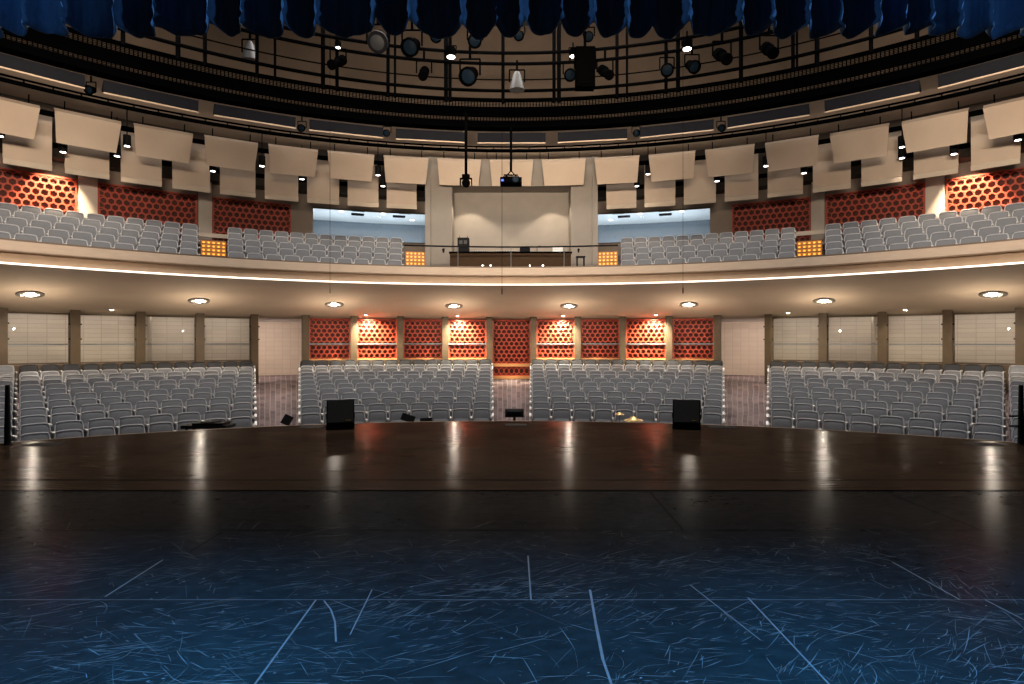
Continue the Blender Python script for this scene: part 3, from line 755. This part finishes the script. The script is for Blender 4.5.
# ================================================================== SOFFIT LIGHTS
ring = MB(); ring.lathe([(0.34, 0.03), (0.35, 0.0), (0.34, -0.012), (0.235, -0.012), (0.225, 0.0), (0.10, 0.028)], 32); ringme = ring.data('trim_ring', M['trimring'], True)
lens = MB(); lens.lathe([(0.001, -0.035), (0.06, -0.03), (0.10, 0.0), (0.11, 0.025)], 20); lensme = lens.data('lamp', M['lamp'], True)
SLOPE = -math.atan(1.045 / 5.15)
for i in range(8):
    k = i - 3.5; t = R(13.0 * k) ; r_ = 20.2; z = soffit_z(r_) - 0.03
    n = abs(int(k + (0.5 if k > 0 else -0.5)))
    e = thing('soffit_downlight', 'round bright downlight under the balcony, %s %s of the centre aisle' % (ORD[n], side(k)), 'light', P(r_, t, z), 0, 'round downlights under the balcony'); e.rotation_euler = (SLOPE, 0, -t)
    for nm, me in (('trim_ring', ringme), ('lamp', lensme)):
        o = bpy.data.objects.new(nm, me); col.objects.link(o); o.parent = e
    spot('soffit_lamp', P(r_, t, z - 0.12), P(r_ - 0.4, t, -1), 170, (1, 0.88, 0.74), 150, 0.7, 0.10)
    l = bpy.data.lights.new('soffit_fill', 'POINT'); l.energy = 62; l.color = (1, 0.83, 0.65); l.shadow_soft_size = 0.02; lo = bpy.data.objects.new('soffit_fill', l); col.objects.link(lo); lo.location = P(r_ - 0.5, t, z - 0.95)  # unseen point light hung below, added to brighten the soffit
wl_l = MB(); wl_l.lathe([(0.055, 0.0), (0.055, -0.012)], 14); wlme = wl_l.data('wash_lens', M['lamp_small'])
wl_r = MB(); wl_r.lathe([(0.07, 0.05), (0.085, 0.0), (0.085, -0.006), (0.06, -0.008)], 14); wrme = wl_r.data('wash_ring', M['trimring'])
for px, lab in ((112, 'small wall washer lamp over the glazed bay third from left doorway'), (366, 'small wall washer lamp over the third honeycomb panel left of centre'), (457.5, 'small wall washer lamp over the honeycomb panel next left of centre'), (563, 'small wall washer lamp over the honeycomb panel next right of centre'),
                (656, 'small wall washer lamp over the third honeycomb panel right of centre'), (788, 'small wall washer lamp over the glazed bay next to right doorway'), (905, 'small wall washer lamp over the glazed bay third from right doorway')):
    r_ = WR - 0.50; t = theta(px, r_); z = soffit_z(r_) - 0.03; tb_ = round(t / BAY) * BAY
    e = thing('wall_washer', lab, 'light', P(r_, t, z), 0, 'wall washers under the balcony')
    for nm, me in (('trim_ring', wrme), ('lens', wlme)):
        o = bpy.data.objects.new(nm, me); col.objects.link(o); o.parent = e
    spot('washer_lamp', P(r_, t, z - 0.04), P(WR + 0.10, t * .5 + tb_ * .5, 0.9), 1900 if 300 < px < 700 else 170, (1, 0.86, 0.62), 122, 1.0, 0.04)

# ================================================================== BORDER CURTAIN
b = MB(); YB = 7.0; n = 1500; x0, x1 = -7.2, 7.2
rc = random.Random(11); xx = x0
ridges = [(5, .5), (32, .5), (72, .55), (123, .6), (160, .45), (215, .6), (246, .4), (288, .5), (320, .5), (378, .6), (413, .75), (463, .55), (497, .3), (524, .6), (561, .4), (592, .55), (625, .5), (652, .25), (685, .6), (737, .6), (768, .55), (803, .6), (835, .5), (872, .6), (900, .4), (925, .5), (953, .5), (983, .5), (1018, .55)]
ridges = [(-11.0 + .48 * i, .5) for i in range(11)] + [(Xat(px, YB), a) for px, a in ridges] + [(6.2 + .48 * i, .5) for i in range(11)]
ns = 24; pts = []
for (ra_, aa), (rb_, ab) in zip(ridges, ridges[1:]):
    for i in range(ns):                           # a narrow ridge, a deep trough, the next ridge
        u = i / ns; x = ra_ + (rb_ - ra_) * u
        dr = min(x - ra_, rb_ - x); amp = aa if u < .5 else ab
        prof_ = math.exp(-(dr / 0.075) ** 2)
        trough = math.sin(PI * u)
        pts.append((x, YB - 0.30 * amp * prof_ + 0.10 * trough, u, amp, rb_ - ra_))
zs = [9.5, 8, 7, 6.2, 5.75, 5.55, 5.45, 5.38, 5.33, 5.27, 5.22, 5.15, 5.08]
vs, fs = [], []
for (x, y, u, amp, w) in pts:
    for j, z in enumerate(zs):
        low = max(0.0, (j - 5) / 7)
        lift = ((0.06 if abs(x) < 3.2 else 0.03) * (1 - math.sin(PI * u) ** 0.7) + 0.02 * math.sin(x * 3.1) + 0.012 * math.sin(x * 23)) * low
        crush = 0.018 * low * math.sin(z * 55 + x * 17) + 0.012 * low * math.sin(x * 41)
        vs.append((x + 0.02 * low * math.sin(z * 31 + x * 7), y + crush, z + lift - 0.02))
m = len(zs)
for i in range(len(pts) - 1):
    for j in range(m - 1): fs.append((i * m + j, i * m + j + 1, (i + 1) * m + j + 1, (i + 1) * m + j))
b.add(vs, fs)
cur = b.build('border_curtain', M['velvet'], smooth=True)
md = cur.modifiers.new('thickness', 'SOLIDIFY'); md.thickness = 0.012
tag(cur, 'dark blue gathered velvet border curtain hanging across the top', 'curtain')

# ================================================================== STAGE LIGHTS ABOVE
def stage_light(px, py, Y, s, style, lab, aim=None):
    p = pt(px, py, Y)
    e = thing('stage_light', lab, 'stage light', p, 0, 'stage lights on the ceiling grid')
    aim = Vector(aim or (random.uniform(-.4, .4), -1, -0.75)).normalized(); c = -aim * s * 0.2
    if style == 'par':
        MB().lathe([(s * .20, -s * .55), (s * .34, -s * .45), (s * .40, 0), (s * .5, s * .25), (s * .5, s * .5), (s * .44, s * .5), (s * .42, s * .3)], 18, axis=aim).build('housing', M['pitch'], e, True)
        MB().lathe([(0.001, s * .36), (s * .30, s * .33), (s * .43, s * .28)], 18, axis=aim).build('lens', M['bluelens'], e, True)
    elif style == 'globe':
        MB().lathe([(0.001, -s * .5), (s * .3, -s * .42), (s * .5, -s * .1), (s * .52, s * .1), (s * .46, s * .14)], 20, axis=aim).build('housing', M['graybox'], e, True)
        MB().lathe([(0.001, s * .2), (s * .25, s * .18), (s * .46, s * .1)], 20, axis=aim).build('lens', M['greylens'], e, True)
    elif style == 'profile':
        MB().lathe([(s * .22, -s * .9), (s * .34, -s * .7), (s * .36, -s * .1), (s * .24, 0), (s * .24, s * .7), (s * .34, s * .75), (s * .34, s * .95)], 16, axis=aim).build('housing', M['pitch'], e, True)
        MB().lathe([(0.001, s * .90), (s * .3, s * .86)], 16, axis=aim).build('lens', M['bluelens'], e, True)
    elif style == 'cone':
        MB().lathe([(s * .2, s * .7), (s * .3, s * .5), (s * .55, -s * .6), (s * .5, -s * .6)], 18).build('housing', M['greylens'], e, True)
        MB().lathe([(0.001, -s * .40), (s * .46, -s * .5)], 18).build('lens', M['silver'], e, True)
    elif style == 'box':
        MB().box((0, 0, 0), (s, s * .7, s * 2.1)).box((0, -s * .38, 0), (s * .86, s * .1, s * 1.9)).build('housing', M['pitch'], e)
    elif style == 'lit':
        MB().lathe([(s * .35, s * .8), (s * .5, s * .5), (s * .5, -s * .3), (s * .42, -s * .3)], 14).build('housing', M['pitch'], e, True)
        MB().lathe([(s * .42, -s * .28), (s * .42, -s * .36)], 14).build('lens', M['lamp_white'], e)
    up = s * (1.25 if style != 'box' else 1.6)
    b = MB()
    for x in (-s * .55, s * .55): b.tube([(x, 0, 0), (x, 0, up * .7)], s * .04 + .006, 5)
    b.tube([(-s * .55, 0, up * .7), (s * .55, 0, up * .7)], s * .04 + .006, 5); b.tube([(0, 0, up * .7), (0, 0, up * 1.25)], s * .07 + .006, 6)
    b.build('yoke', M['pitch'], e)
Y1 = 16.6
for px, py, s, st, lab in ((378, 42, .56, 'globe', 'round grey lens stage light under the curtain, the palest and largest'), (412, 46, .50, 'par', 'black stage light next right of the round grey one'), (436, 36, .32, 'par', 'small black stage light half behind the curtain, left of lit bulb'),
        (338, 62, .40, 'profile', 'black stage light on upright beside a tiny bright bulb, left of the grey globe'), (424, 73, .38, 'profile', 'black tilted stage light low between grey globe and lit lamp'), (451, 54, .26, 'lit', 'small lit lamp on the upright left of the projector pole'),
        (470, 75, .50, 'par', 'round blue-lensed stage light just left of the white cone lamp'), (475, 40, .38, 'par', 'black stage light against the curtain hem above the blue-lensed one'), (517, 82, .38, 'cone', 'pale cone shaped lamp hanging at the centre of the grid'),
        (519, 35, .28, 'par', 'small stage light at the curtain hem over the cone lamp'), (573, 54, .20, 'lit', 'tiny lit lamp beside the tall black loudspeaker box'), (585, 69, .52, 'box', 'tall black box hanging right of centre among the pipes'), (570, 74, .34, 'par', 'black stage light in front of the tall black box'),
        (605, 72, .40, 'profile', 'black stage light next right of the tall black box'), (589, 36, .28, 'par', 'small stage light at the curtain hem over the tall box'), (667, 69, .36, 'par', 'black stage light left of the blue-lensed pair member'), (687, 46, .26, 'lit', 'lit lamp at the curtain hem on the right'),
        (692, 66, .36, 'par', 'blue-lensed stage light below the lit lamp on the right'), (722, 56, .46, 'profile', 'long black stage light right of the blue-lensed one'), (769, 50, .46, 'profile', 'long black stage light furthest right below the curtain'),
        (250, 52, .40, 'cone', 'black lamp with pale rim furthest left below the curtain'), (338, 46, .14, 'lit', 'tiny bright bulb on the upright left of the grey globe')):
    Yl = 15.6 if st == 'box' else 16.0 if (px, py) in ((475, 40), (687, 46), (338, 46), (722, 56), (573, 54)) else 15.3 if px == 769 else Y1
    stage_light(px, py, Yl, s * Yl / Y1, st, lab)
# catwalk fixtures between the slabs
for px, py, lab in ((91, 90, 'round black fan-like fixture between the two outermost left slabs'), (302, 128, 'small black fixture in second slab gap left of the projector pole'), (387, 133, 'small black fixture in first slab gap left of the projector pole'), (636, 133, 'small black fixture in first slab gap right of the projector pole'), (721, 128, 'small black fixture in second slab gap right of the projector pole')):
    stage_light(px, py, C + 18.2 * math.cos(theta(px, 18.2)), .26, 'par', lab, (0, -1, -.4))

# hanging camera, projector, microphones on wires
e = thing('hanging_camera', 'black camera dome on long black pole left of the projector', 'camera', pt(466, 182, 18))
b = MB(); b.tube([(0, 0, 0.1), (0, 0, 2.1)], 0.045, 10); b.build('pole', M['pitch'], e, True)
b = MB(); b.box((0, 0, 0.16), (0.22, 0.2, 0.10)); b.box((0, 0, .10), (.36, .08, .04)); b.box((-.17, 0, 0.0), (.03, .12, .2)); b.box((.17, 0, 0.0), (.03, .12, .2)); b.build('yoke', M['pitch'], e)
b = MB(); b.lathe([(0.001, -0.17), (0.07, -0.15), (0.12, -0.08), (0.13, -0.01), (0.10, 0.05), (0.001, 0.08)], 16); b.build('camera_head', M['pitch'], e, True)
e = thing('projector', 'black projector hanging on a pole at the centre of the hall', 'projector', pt(511, 182, 19))
b = MB(); b.box((0, 0, 0), (0.68, 0.55, 0.17)); b.box((0, -0.02, 0.10), (0.5, 0.4, 0.05)); b.build('body', M['pitch'], e)
b = MB(); b.tube([(-0.20, 0, 0.12), (0, 0, 0.36)], 0.02, 6); b.tube([(0.20, 0, 0.12), (0, 0, 0.36)], 0.02, 6); b.box((0, 0, .22), (.45, .06, .03)); b.build('bracket', M['pitch'], e)
b = MB(); b.tube([(0, 0, 0.34), (0, 0, 1.75)], 0.04, 10); b.build('pole', M['pitch'], e, True)
b = MB(); b.lathe([(0.09, 0), (0.10, 0.04), (0.07, 0.06)], 14, (0.14, -0.275, 0), (0, -1, 0)); b.build('lens', M['bluelens'], e, True)
b = MB(); b.box((-.27, -.285, -.02), (.07, .03, .05)); b.build('blue_indicator', mat('blue_led', (.05, .1, .6), .4, emit=(.05, .12, 1), estr=2.5), e)
for px, y0, y1, Y, lab in ((330, -20, 291, 15, 'microphone on a thin wire hanging left of the booth'), (502, -20, 292, 14, 'microphone on a thin wire hanging before the sound booth'), (683, -20, 291, 15, 'microphone on a thin wire hanging right of the booth')):
    p = pt(px, y1, Y); e = thing('hanging_microphone', lab, 'microphone', p, 0, 'hanging microphones')
    b = MB(); b.tube([(0, 0, 0.08), (0, 0, 15.9 - p.z)], 0.005, 5); b.build('wire', M['pitch'], e)
    b = MB(); b.lathe([(0.006, 0.09), (0.012, 0.06), (0.012, -0.05), (0.006, -0.06)], 8); b.build('capsule', M['pitch'], e, True)

# ================================================================== SOUND BOOTH AND BALCONY FITTINGS
YD = 22.9
def bx(b, xa, xb, ya, yb, Y, dep, mi=0):
    p, q = pt(xa, ya, Y), pt(xb, yb, Y); b.box(((p.x + q.x) / 2, Y + dep / 2, (p.z + q.z) / 2), (abs(q.x - p.x), dep, abs(p.z - q.z)), mi=mi); return b
dz0 = pt(0, 253, YD).z
e = thing('mixing_desk', 'long dark wooden mixing desk in the sound booth', 'desk', (0, YD, BZ0))
xa, xb = Xat(450, YD), Xat(571, YD)
MB().box(((xa + xb) / 2, 0.03, (dz0 - BZ0) / 2), (xb - xa, 0.06, dz0 - BZ0)).build('front_panel', M['deskwood'], e)
MB().box(((xa + xb) / 2, 0.45, dz0 - BZ0 + 0.025), (xb - xa + .08, 1.0, 0.05)).build('desktop', M['pitch'], e)
for x in (xa + .03, xb - .03): MB().box((x, 0.45, (dz0 - BZ0) / 2), (0.05, 0.8, dz0 - BZ0)).build('side_panel', M['deskwood'], e)
top = dz0 + 0.05
e = thing('speaker_cabinet', 'black monitor cabinet with two pale screens on the mixing desk', 'speaker', (Xat(463.5, YD + .4), YD + 0.4, top))
MB().box((0, 0, 0.29), (0.44, 0.34, 0.58)).build('cabinet', M['black'], e)
for x in (-.09, .09): MB().box((x, -.175, .40), (.12, .012, .14)).build('screen', M['greylens'], e)
for x in (-.15, .15): MB().tube([(x, 0, .58), (x, 0, .68)], .01, 6).build('aerial', M['black'], e)
for x0, x1, lab in ((473, 487, 'flat black mixer nearest the monitor cabinet on the desk'), (495, 516, 'wide flat black mixing console at the middle of desk')):
    e = thing('mixing_console', lab, 'mixer', (Xat((x0 + x1) / 2, YD + .4), YD + .4, top)); w = Xat(x1, YD + .4) - Xat(x0, YD + .4)
    b = MB(); b.prism([(-.25, 0), (.25, 0), (.25, .10), (-.25, .04)], -w / 2, w / 2); b.build('console_body', M['black'], e)
    b = MB()
    for j in range(8): b.box((-w / 2 + w * (j + .5) / 8, -.05, .075), (.02, .05, .02))
    b.build('faders', M['silver'], e)
for px, m_, lab in ((525, 'graybox', 'open grey laptop at the middle of the mixing desk'), (558, 'silver', 'open silver laptop near the right end of the mixing desk')):
    e = thing('laptop', lab, 'laptop', (Xat(px, YD + .35), YD + .35, top))
    MB().box((0, 0, .012), (.38, .27, .024)).build('keyboard_base', M[m_], e)
    MB().box((0, .155, .15), (.40, .02, .27), rx=R(-12)).build('screen', M[m_], e)
e = thing('desk_lamp', 'small black gooseneck lamp standing beside the silver laptop', 'lamp', (Xat(537, YD + .4), YD + .4, top))
MB().tube([(0, 0, 0), (0, 0, .2), (.04, 0, .27), (.1, 0, .27)], .012, 6).lathe([(.06, 0), (.06, .02)], 10).build('neck', M['black'], e)
MB().lathe([(.05, .24), (.03, .29)], 10, (.1, 0, 0)).build('shade', M['black'], e)
e = thing('side_table', 'small black side table beside the right booth pier', 'table', (Xat(580.5, 22.6), 22.6, BZ0))
hz = pt(0, 257, 22.6).z - BZ0
MB().box((0, 0, hz), (.34, .30, .04)).build('table_top', M['black'], e)
for x in (-.13, .13):
    for y in (-.1, .1): MB().box((x, y, hz / 2), (.035, .035, hz)).build('leg', M['black'], e)
for px, sgn in ((443.5, 'left'), (578.5, 'right')):
    p = pt(px, 250.5, YP - 0.03); b = MB(); b.box(p, (.06, .05, .16)); b.box(p + Vector((0, -.03, .03)), (.10, .03, .06))
    tag(b.build('wall_outlet', M['black']), 'small black box fixed low on the %s booth pier' % sgn, 'outlet')
for px, sg in ((482.5, 'first'), (490.5, 'second'), (530, 'third'), (543, 'fourth')):
    th = theta(px, BR + .5); e = thing('rail_lamp', 'tiny bright lamp on the balcony ledge before the desk, %s from left' % sg, 'lamp', P(BR + .09, th, 4.125), 0, 'ledge lamps')
    MB().lathe([(.05, 0), (.05, .015), (.02, .03)], 10).build('base', M['black'], e); MB().lathe([(.02, .03), (.026, .042), (.02, .06), (.001, .07)], 12).build('bulb', M['lamp_white'], e, True)
# rail before the booth
e = thing('guard_rail', 'thin black rail running before the sound booth', 'railing')
a0, a1 = theta(404, BR + .35), theta(618, BR + .35); rz_ = zat(247, BR + .35, 0)
MB().tube([P(BR + .35, a0 + (a1 - a0) * i / 24, rz_) for i in range(25)], .028, 8).build('rail', M['black'], e, True)
for i in range(5):
    t = a0 + (a1 - a0) * i / 4; MB().tube([P(BR + .35, t, BZ0), P(BR + .35, t, rz_)], .015, 6).build('post', M['steel'], e, True)
# amber lit aisle stairs
for s in (-1, 1):
    for xa, xb, lab in ((201, 226, 'amber lit stair between the two blocks of %s balcony seats'), (405.5, 425, 'amber lit stair between balcony seats and the %s booth pier')):
        e = thing('aisle_stair', lab % side(s), 'stair', (0, 0, 0), 0, 'amber lit balcony stairs')
        treads = MB()
        for j in range(8):
            rr = 18.6 + 0.42 * j; z0 = BZ0 + 0.195 * j
            a, b2 = sorted((s * abs(theta(xa, rr)), s * abs(theta(xb, rr))))
            treads.arcbox(rr - .02, rr + .46, z0 + .185, z0 + .2, a, b2, 3)
            ro = MB().arcbox(rr, rr + .05, z0, z0 + .195, a, b2, 3).build('riser', M['amber_glow_riser'], e)
            if j < 3: continue
            for q in range(5):
                t = a + (b2 - a) * (q + .5) / 5; MB().box(P(rr - .02, t, z0 + .10), (.065, .03, .05), -t).build('step_light', M['amber'], ro)
        treads.build('treads', M['darkwood'], e)
    h0, h1 = s * abs(theta(196, UR - .8)), s * abs(theta(229, UR - .8))
    b = MB(); a, b2 = sorted((h0, h1)); b.arcbox(UR - .8, UR - .7, zat(236, UR - .8, a), zat(232, UR - .8, a), a, b2, 3)
    tag(b.build('wooden_handrail', M['cream_edge']), 'pale wooden handrail above the %s balcony stair' % side(s), 'handrail')

# ================================================================== ON AND BEFORE THE STAGE
for px, lab in ((340.5, 'black wedge monitor on the stage edge, left one'), (686.5, 'black wedge monitor on the stage edge, right one')):
    Yb = CAMZ * F / (429.5 - CY); s = -1 if px < 500 else 1
    e = thing('stage_monitor', lab, 'speaker', (Xat(px, Yb), Yb, 0), -math.atan2(Xat(px, Yb), Yb))
    prof = [(0, 0), (0.40, 0), (0.46, 0.10), (0.26, 0.47), (0.20, 0.47), (0.0, 0.10)]
    MB().prism(prof, -0.225, 0.225).build('cabinet', M['black'], e)
    n = Vector((0, -0.37, 0.20)).normalized()
    b = MB(); q = [(0.004, 0.115), (0.190, 0.460)]
    b.prism([(q[0][0] - .012, q[0][1] + .006), (q[1][0] - .012, q[1][1] + .006), q[1], q[0]], -0.205, 0.205); b.build('grille', M['blackgrille'], e)
    b = MB()
    for i, w in enumerate((.012, .008, .012, .006)):
        b.box((0.10 + .022 * i if s > 0 else 0.10 + .022 * i, 0.016 - .012, 0.15), (w, .010, .014), rx=0)
    b.build('badge', M['yellow'], e)
    for x in (-.23, .23): MB().lathe([(.045, 0), (.045, .01)], 12, (x - (.005 if x > 0 else .005), .2, .2), (1, 0, 0)).build('side_handle', M['graybox'], e)
# floor pockets
for px, py, w, h, lab in ((46, 444.5, .46, .26, 'dark grated floor plate on the apron near the left stair rail'), (985, 444.5, .50, .26, 'dark grated floor plate on the apron near the right stair rail'), (311, 427, .42, .30, 'dark floor plate at the apron edge left of the left monitor'), (722, 427, .46, .30, 'dark floor plate at the apron edge right of the right monitor'), (516, 425, .38, .30, 'dark grated floor plate at the middle of the apron edge')):
    x, y = gp(px, py); e = thing('floor_pocket', lab, 'floor plate', (x, y, 0), 0, 'floor plates of the apron')
    MB().box((0, 0, .002), (w, h, .005)).build('plate', M['pocket'], e)
    b = MB()
    for i in range(7): b.box((-w / 2 + w * (i + .5) / 7, 0, .006), (w / 16, h * .7, .004))
    b.build('grate_bars', M['black'], e)
# stair rails at the two ends of the apron
for px, s in ((7.5, -1), (1021, 1)):
    Yp = 8.5; x = Xat(px, Yp)
    e = thing('stair_rail', 'black handrail post at the %s end of the stage edge' % side(s), 'railing', (x, Yp, 0))
    b = MB(); b.tube([(0, 0, 0), (0, 0, .84)], .042, 10, r1=.028); b.lathe([(.07, 0), (.07, .015)], 12); b.build('post', M['black'], e, True)
    if s > 0:
        b = MB()
        for z in (.26, .40): b.tube([(-.16, 0, z), (0, 0, z)], .014, 6)
        b.build('brackets', M['black'], e)
# orchestra floor: stool, music stands, cymbals, covered keyboard
PZ = -1.138
def at(px, py, Y): return pt(px, py, Y)
p = at(514.5, 413, 13.2)
e = thing('padded_stool', 'black padded stool standing in the centre aisle before the stage', 'stool', (p.x, p.y, PZ)); h = p.z - PZ
b = MB(); b.pad(.42, .19, .32, 8, 6, .0, .0, Matrix.Translation((0, 0, h))); b.build('seat', M['black'], e, True)
MB().tube([(0, 0, .05), (0, 0, h - .05)], .03, 8).build('post', M['black'], e, True)
for k in range(4): MB().tube([(0, 0, .12), (.26 * math.cos(k * PI / 2 + .4), .26 * math.sin(k * PI / 2 + .4), .012)], .016, 6).build('leg', M['black'], e)
for px, py, Y, w, hh, tilt, lab in ((287, 420, 13.2, .20, .22, 25, 'black music stand tip at the foot of the left side aisle'), (408, 418, 13.2, .30, .16, 18, 'black music stand desk before the front row, nearer the left monitor'), (426, 420, 13.2, .26, .10, -4, 'low black music stand next right of the taller stand')):
    p = at(px, py, Y); e = thing('music_stand', lab, 'music stand', (p.x, p.y, PZ)); h = p.z - PZ
    m4 = Matrix.Translation((0, 0, h)) @ Matrix.Rotation(R(tilt), 4, 'Y') @ Matrix.Rotation(R(-25), 4, 'X')
    b = MB(); b.add([m4 @ Vector(v) for v in ((-w / 2, 0, -hh / 2), (w / 2, 0, -hh / 2), (w / 2, 0, hh / 2), (-w / 2, 0, hh / 2), (-w / 2, .012, -hh / 2), (w / 2, .012, -hh / 2), (w / 2, .012, hh / 2), (-w / 2, .012, hh / 2), (-w / 2, -.05, -hh / 2), (w / 2, -.05, -hh / 2))],
                    [(0, 1, 2, 3), (7, 6, 5, 4), (0, 3, 7, 4), (1, 5, 6, 2), (3, 2, 6, 7), (0, 4, 5, 1), (0, 8, 9, 1)]); b.build('desk', M['black'], e)
    MB().tube([(0, .02, .03), (0, .02, h)], .014, 8).build('pole', M['black'], e, True)
    for k in range(3): MB().tube([(0, .02, .12), (.24 * math.cos(k * 2.094), .02 + .24 * math.sin(k * 2.094), .012)], .010, 6).build('leg', M['black'], e)
for px, py, Y, rad, tl, lab in ((619.5, 414.2, 13.4, .105, 0, 'small brass cymbal on stand before the front row'), (633.5, 420, 13.0, .21, 0, 'larger brass cymbal low beside the small one at stage edge')):
    p = at(px, py, Y); e = thing('cymbal', lab, 'cymbal', (p.x, p.y, PZ)); h = p.z - PZ
    k = rad
    MB().lathe([(k, h - .012), (k * .98, h - .004), (k * .35, h + .03 * k / .2 + .01), (k * .28, h + .05 * k / .2 + .01), (k * .1, h + .07 * k / .2 + .01), (.001, h + .075 * k / .2 + .01)], 28).build('disc', M['brass'], e, True)
    MB().tube([(0, 0, .03), (0, 0, h)], .012, 8).build('pole', M['steel'], e, True)
    for q in range(3): MB().tube([(0, 0, .2), (.25 * math.cos(q * 2.094), .25 * math.sin(q * 2.094), .012)], .010, 6).build('leg', M['steel'], e)
p0, p1 = at(186, 427, 12.0), at(231, 425, 12.0)
e = thing('keyboard_table', 'flat black covered keyboard table behind the left apron edge', 'table', ((p0.x + p1.x) / 2, 12.0, PZ)); w = p1.x - p0.x; h = p1.z - PZ
b = MB(); b.box((0, 0, h - .02), (w, .40, .06)); b.box((.06, 0, h + .03), (w * .68, .34, .05)); b.box((.04, .02, h + .06), (w * .3, .3, .03)); b.build('keyboard_top', M['black'], e)
for x in (-w * .4, w * .4):
    for y in (-.14, .14): MB().box((x, y, (h - .04) / 2), (.04, .04, h - .04)).build('leg', M['black'], e)

# ================================================================== LIGHT
W = bpy.data.worlds.new('World'); scene.world = W; W.use_nodes = True
W.node_tree.nodes['Background'].inputs['Color'].default_value = (0.9, 0.85, 0.8, 1); W.node_tree.nodes['Background'].inputs['Strength'].default_value = 0.02
WARM = (1.0, 0.86, 0.72)
WARM = (1.0, 0.82, 0.64)
area('front_fill', (0, 7.9, 6.5), (0, 22, 7.4), 440, 9, 0.5, WARM, 64)  # these unseen fills behind the border curtain are added to light the reflectors
area('front_fill', (-7, 7.9, 6.5), (-15, 17, 7.2), 215, 4, 0.5, WARM, 64)
area('front_fill', (7, 7.9, 6.5), (15, 17, 7.2), 215, 4, 0.5, WARM, 64)
area('seat_light', (0, 16.6, 11.2), (0, 17.2, -1), 1250, 13, 1.0, (1, 0.93, 0.86))
area('seat_light', (-9.5, 13, 10.5), (-10, 14, -1), 640, 5, 1.5, (1, 0.93, 0.86))
area('seat_light', (9.5, 13, 10.5), (10, 14, -1), 640, 5, 1.5, (1, 0.93, 0.86))
for k in range(-5, 6):
    l = bpy.data.lights.new('bulkhead_fill', 'POINT'); l.energy = 26; l.color = WARM; l.shadow_soft_size = 0.1; lo = bpy.data.objects.new('bulkhead_fill', l); col.objects.link(lo); lo.location = P(21.4, k * R(9.0), 11.6)  # unseen point lights added to brighten the bulkhead; no fixture holds them
for s in (-1, 1):
    for k in range(6, 11):
        area('lobby_fill', P(WR + 0.75, s * k * BAY, 2.40), P(WR + 1.7, s * k * BAY, 0.6), 18, 1.5, 0.2, (1, 0.87, 0.74))  # unseen strips added behind the glass to brighten the tile wall
for s in (-1, 1):
    area('vestibule_lamp', P(25.5, s * R(26), 2.38), P(26.5, s * R(26), 0), 200, 2.5, 1.5, (1, 0.82, 0.68))
BLUE = (0.045, 0.46, 1.0); CBLUE = (0.30, 0.58, 1.0)
for x in (-2.6, 0, 2.6):
    spot('blue_stage_light', (x, 1.2, 6.0), (x, 1.6, 0), 4900, BLUE, 56, 1.0, 0.3)
for s in (-1, 1):
    spot('blue_curtain_light', (s * 8.6, 5.55, 5.75), (0, 6.9, 5.55), 1150, CBLUE, 50, 0.8, 0.04)
    spot('blue_curtain_light', (s * 5.6, 3.2, 5.4), (s * 6.1, 7, 5.7), 150, CBLUE, 46, 1.0, 0.1)

# ================================================================== CAMERA
cam = bpy.data.cameras.new('camera'); co = bpy.data.objects.new('camera', cam); col.objects.link(co)
co.location = (0, 0, CAMZ); co.rotation_euler = (R(90), 0, 0)
cam.sensor_fit = 'HORIZONTAL'; cam.sensor_width = 36; cam.lens = 36 * F / 1024
cam.shift_x = 0.5 / 1024
cam.clip_start = 0.05; cam.clip_end = 200
scene.camera = co
scene.view_settings.view_transform = 'Standard'
scene.view_settings.look = 'None'
scene.view_settings.exposure = 0.0
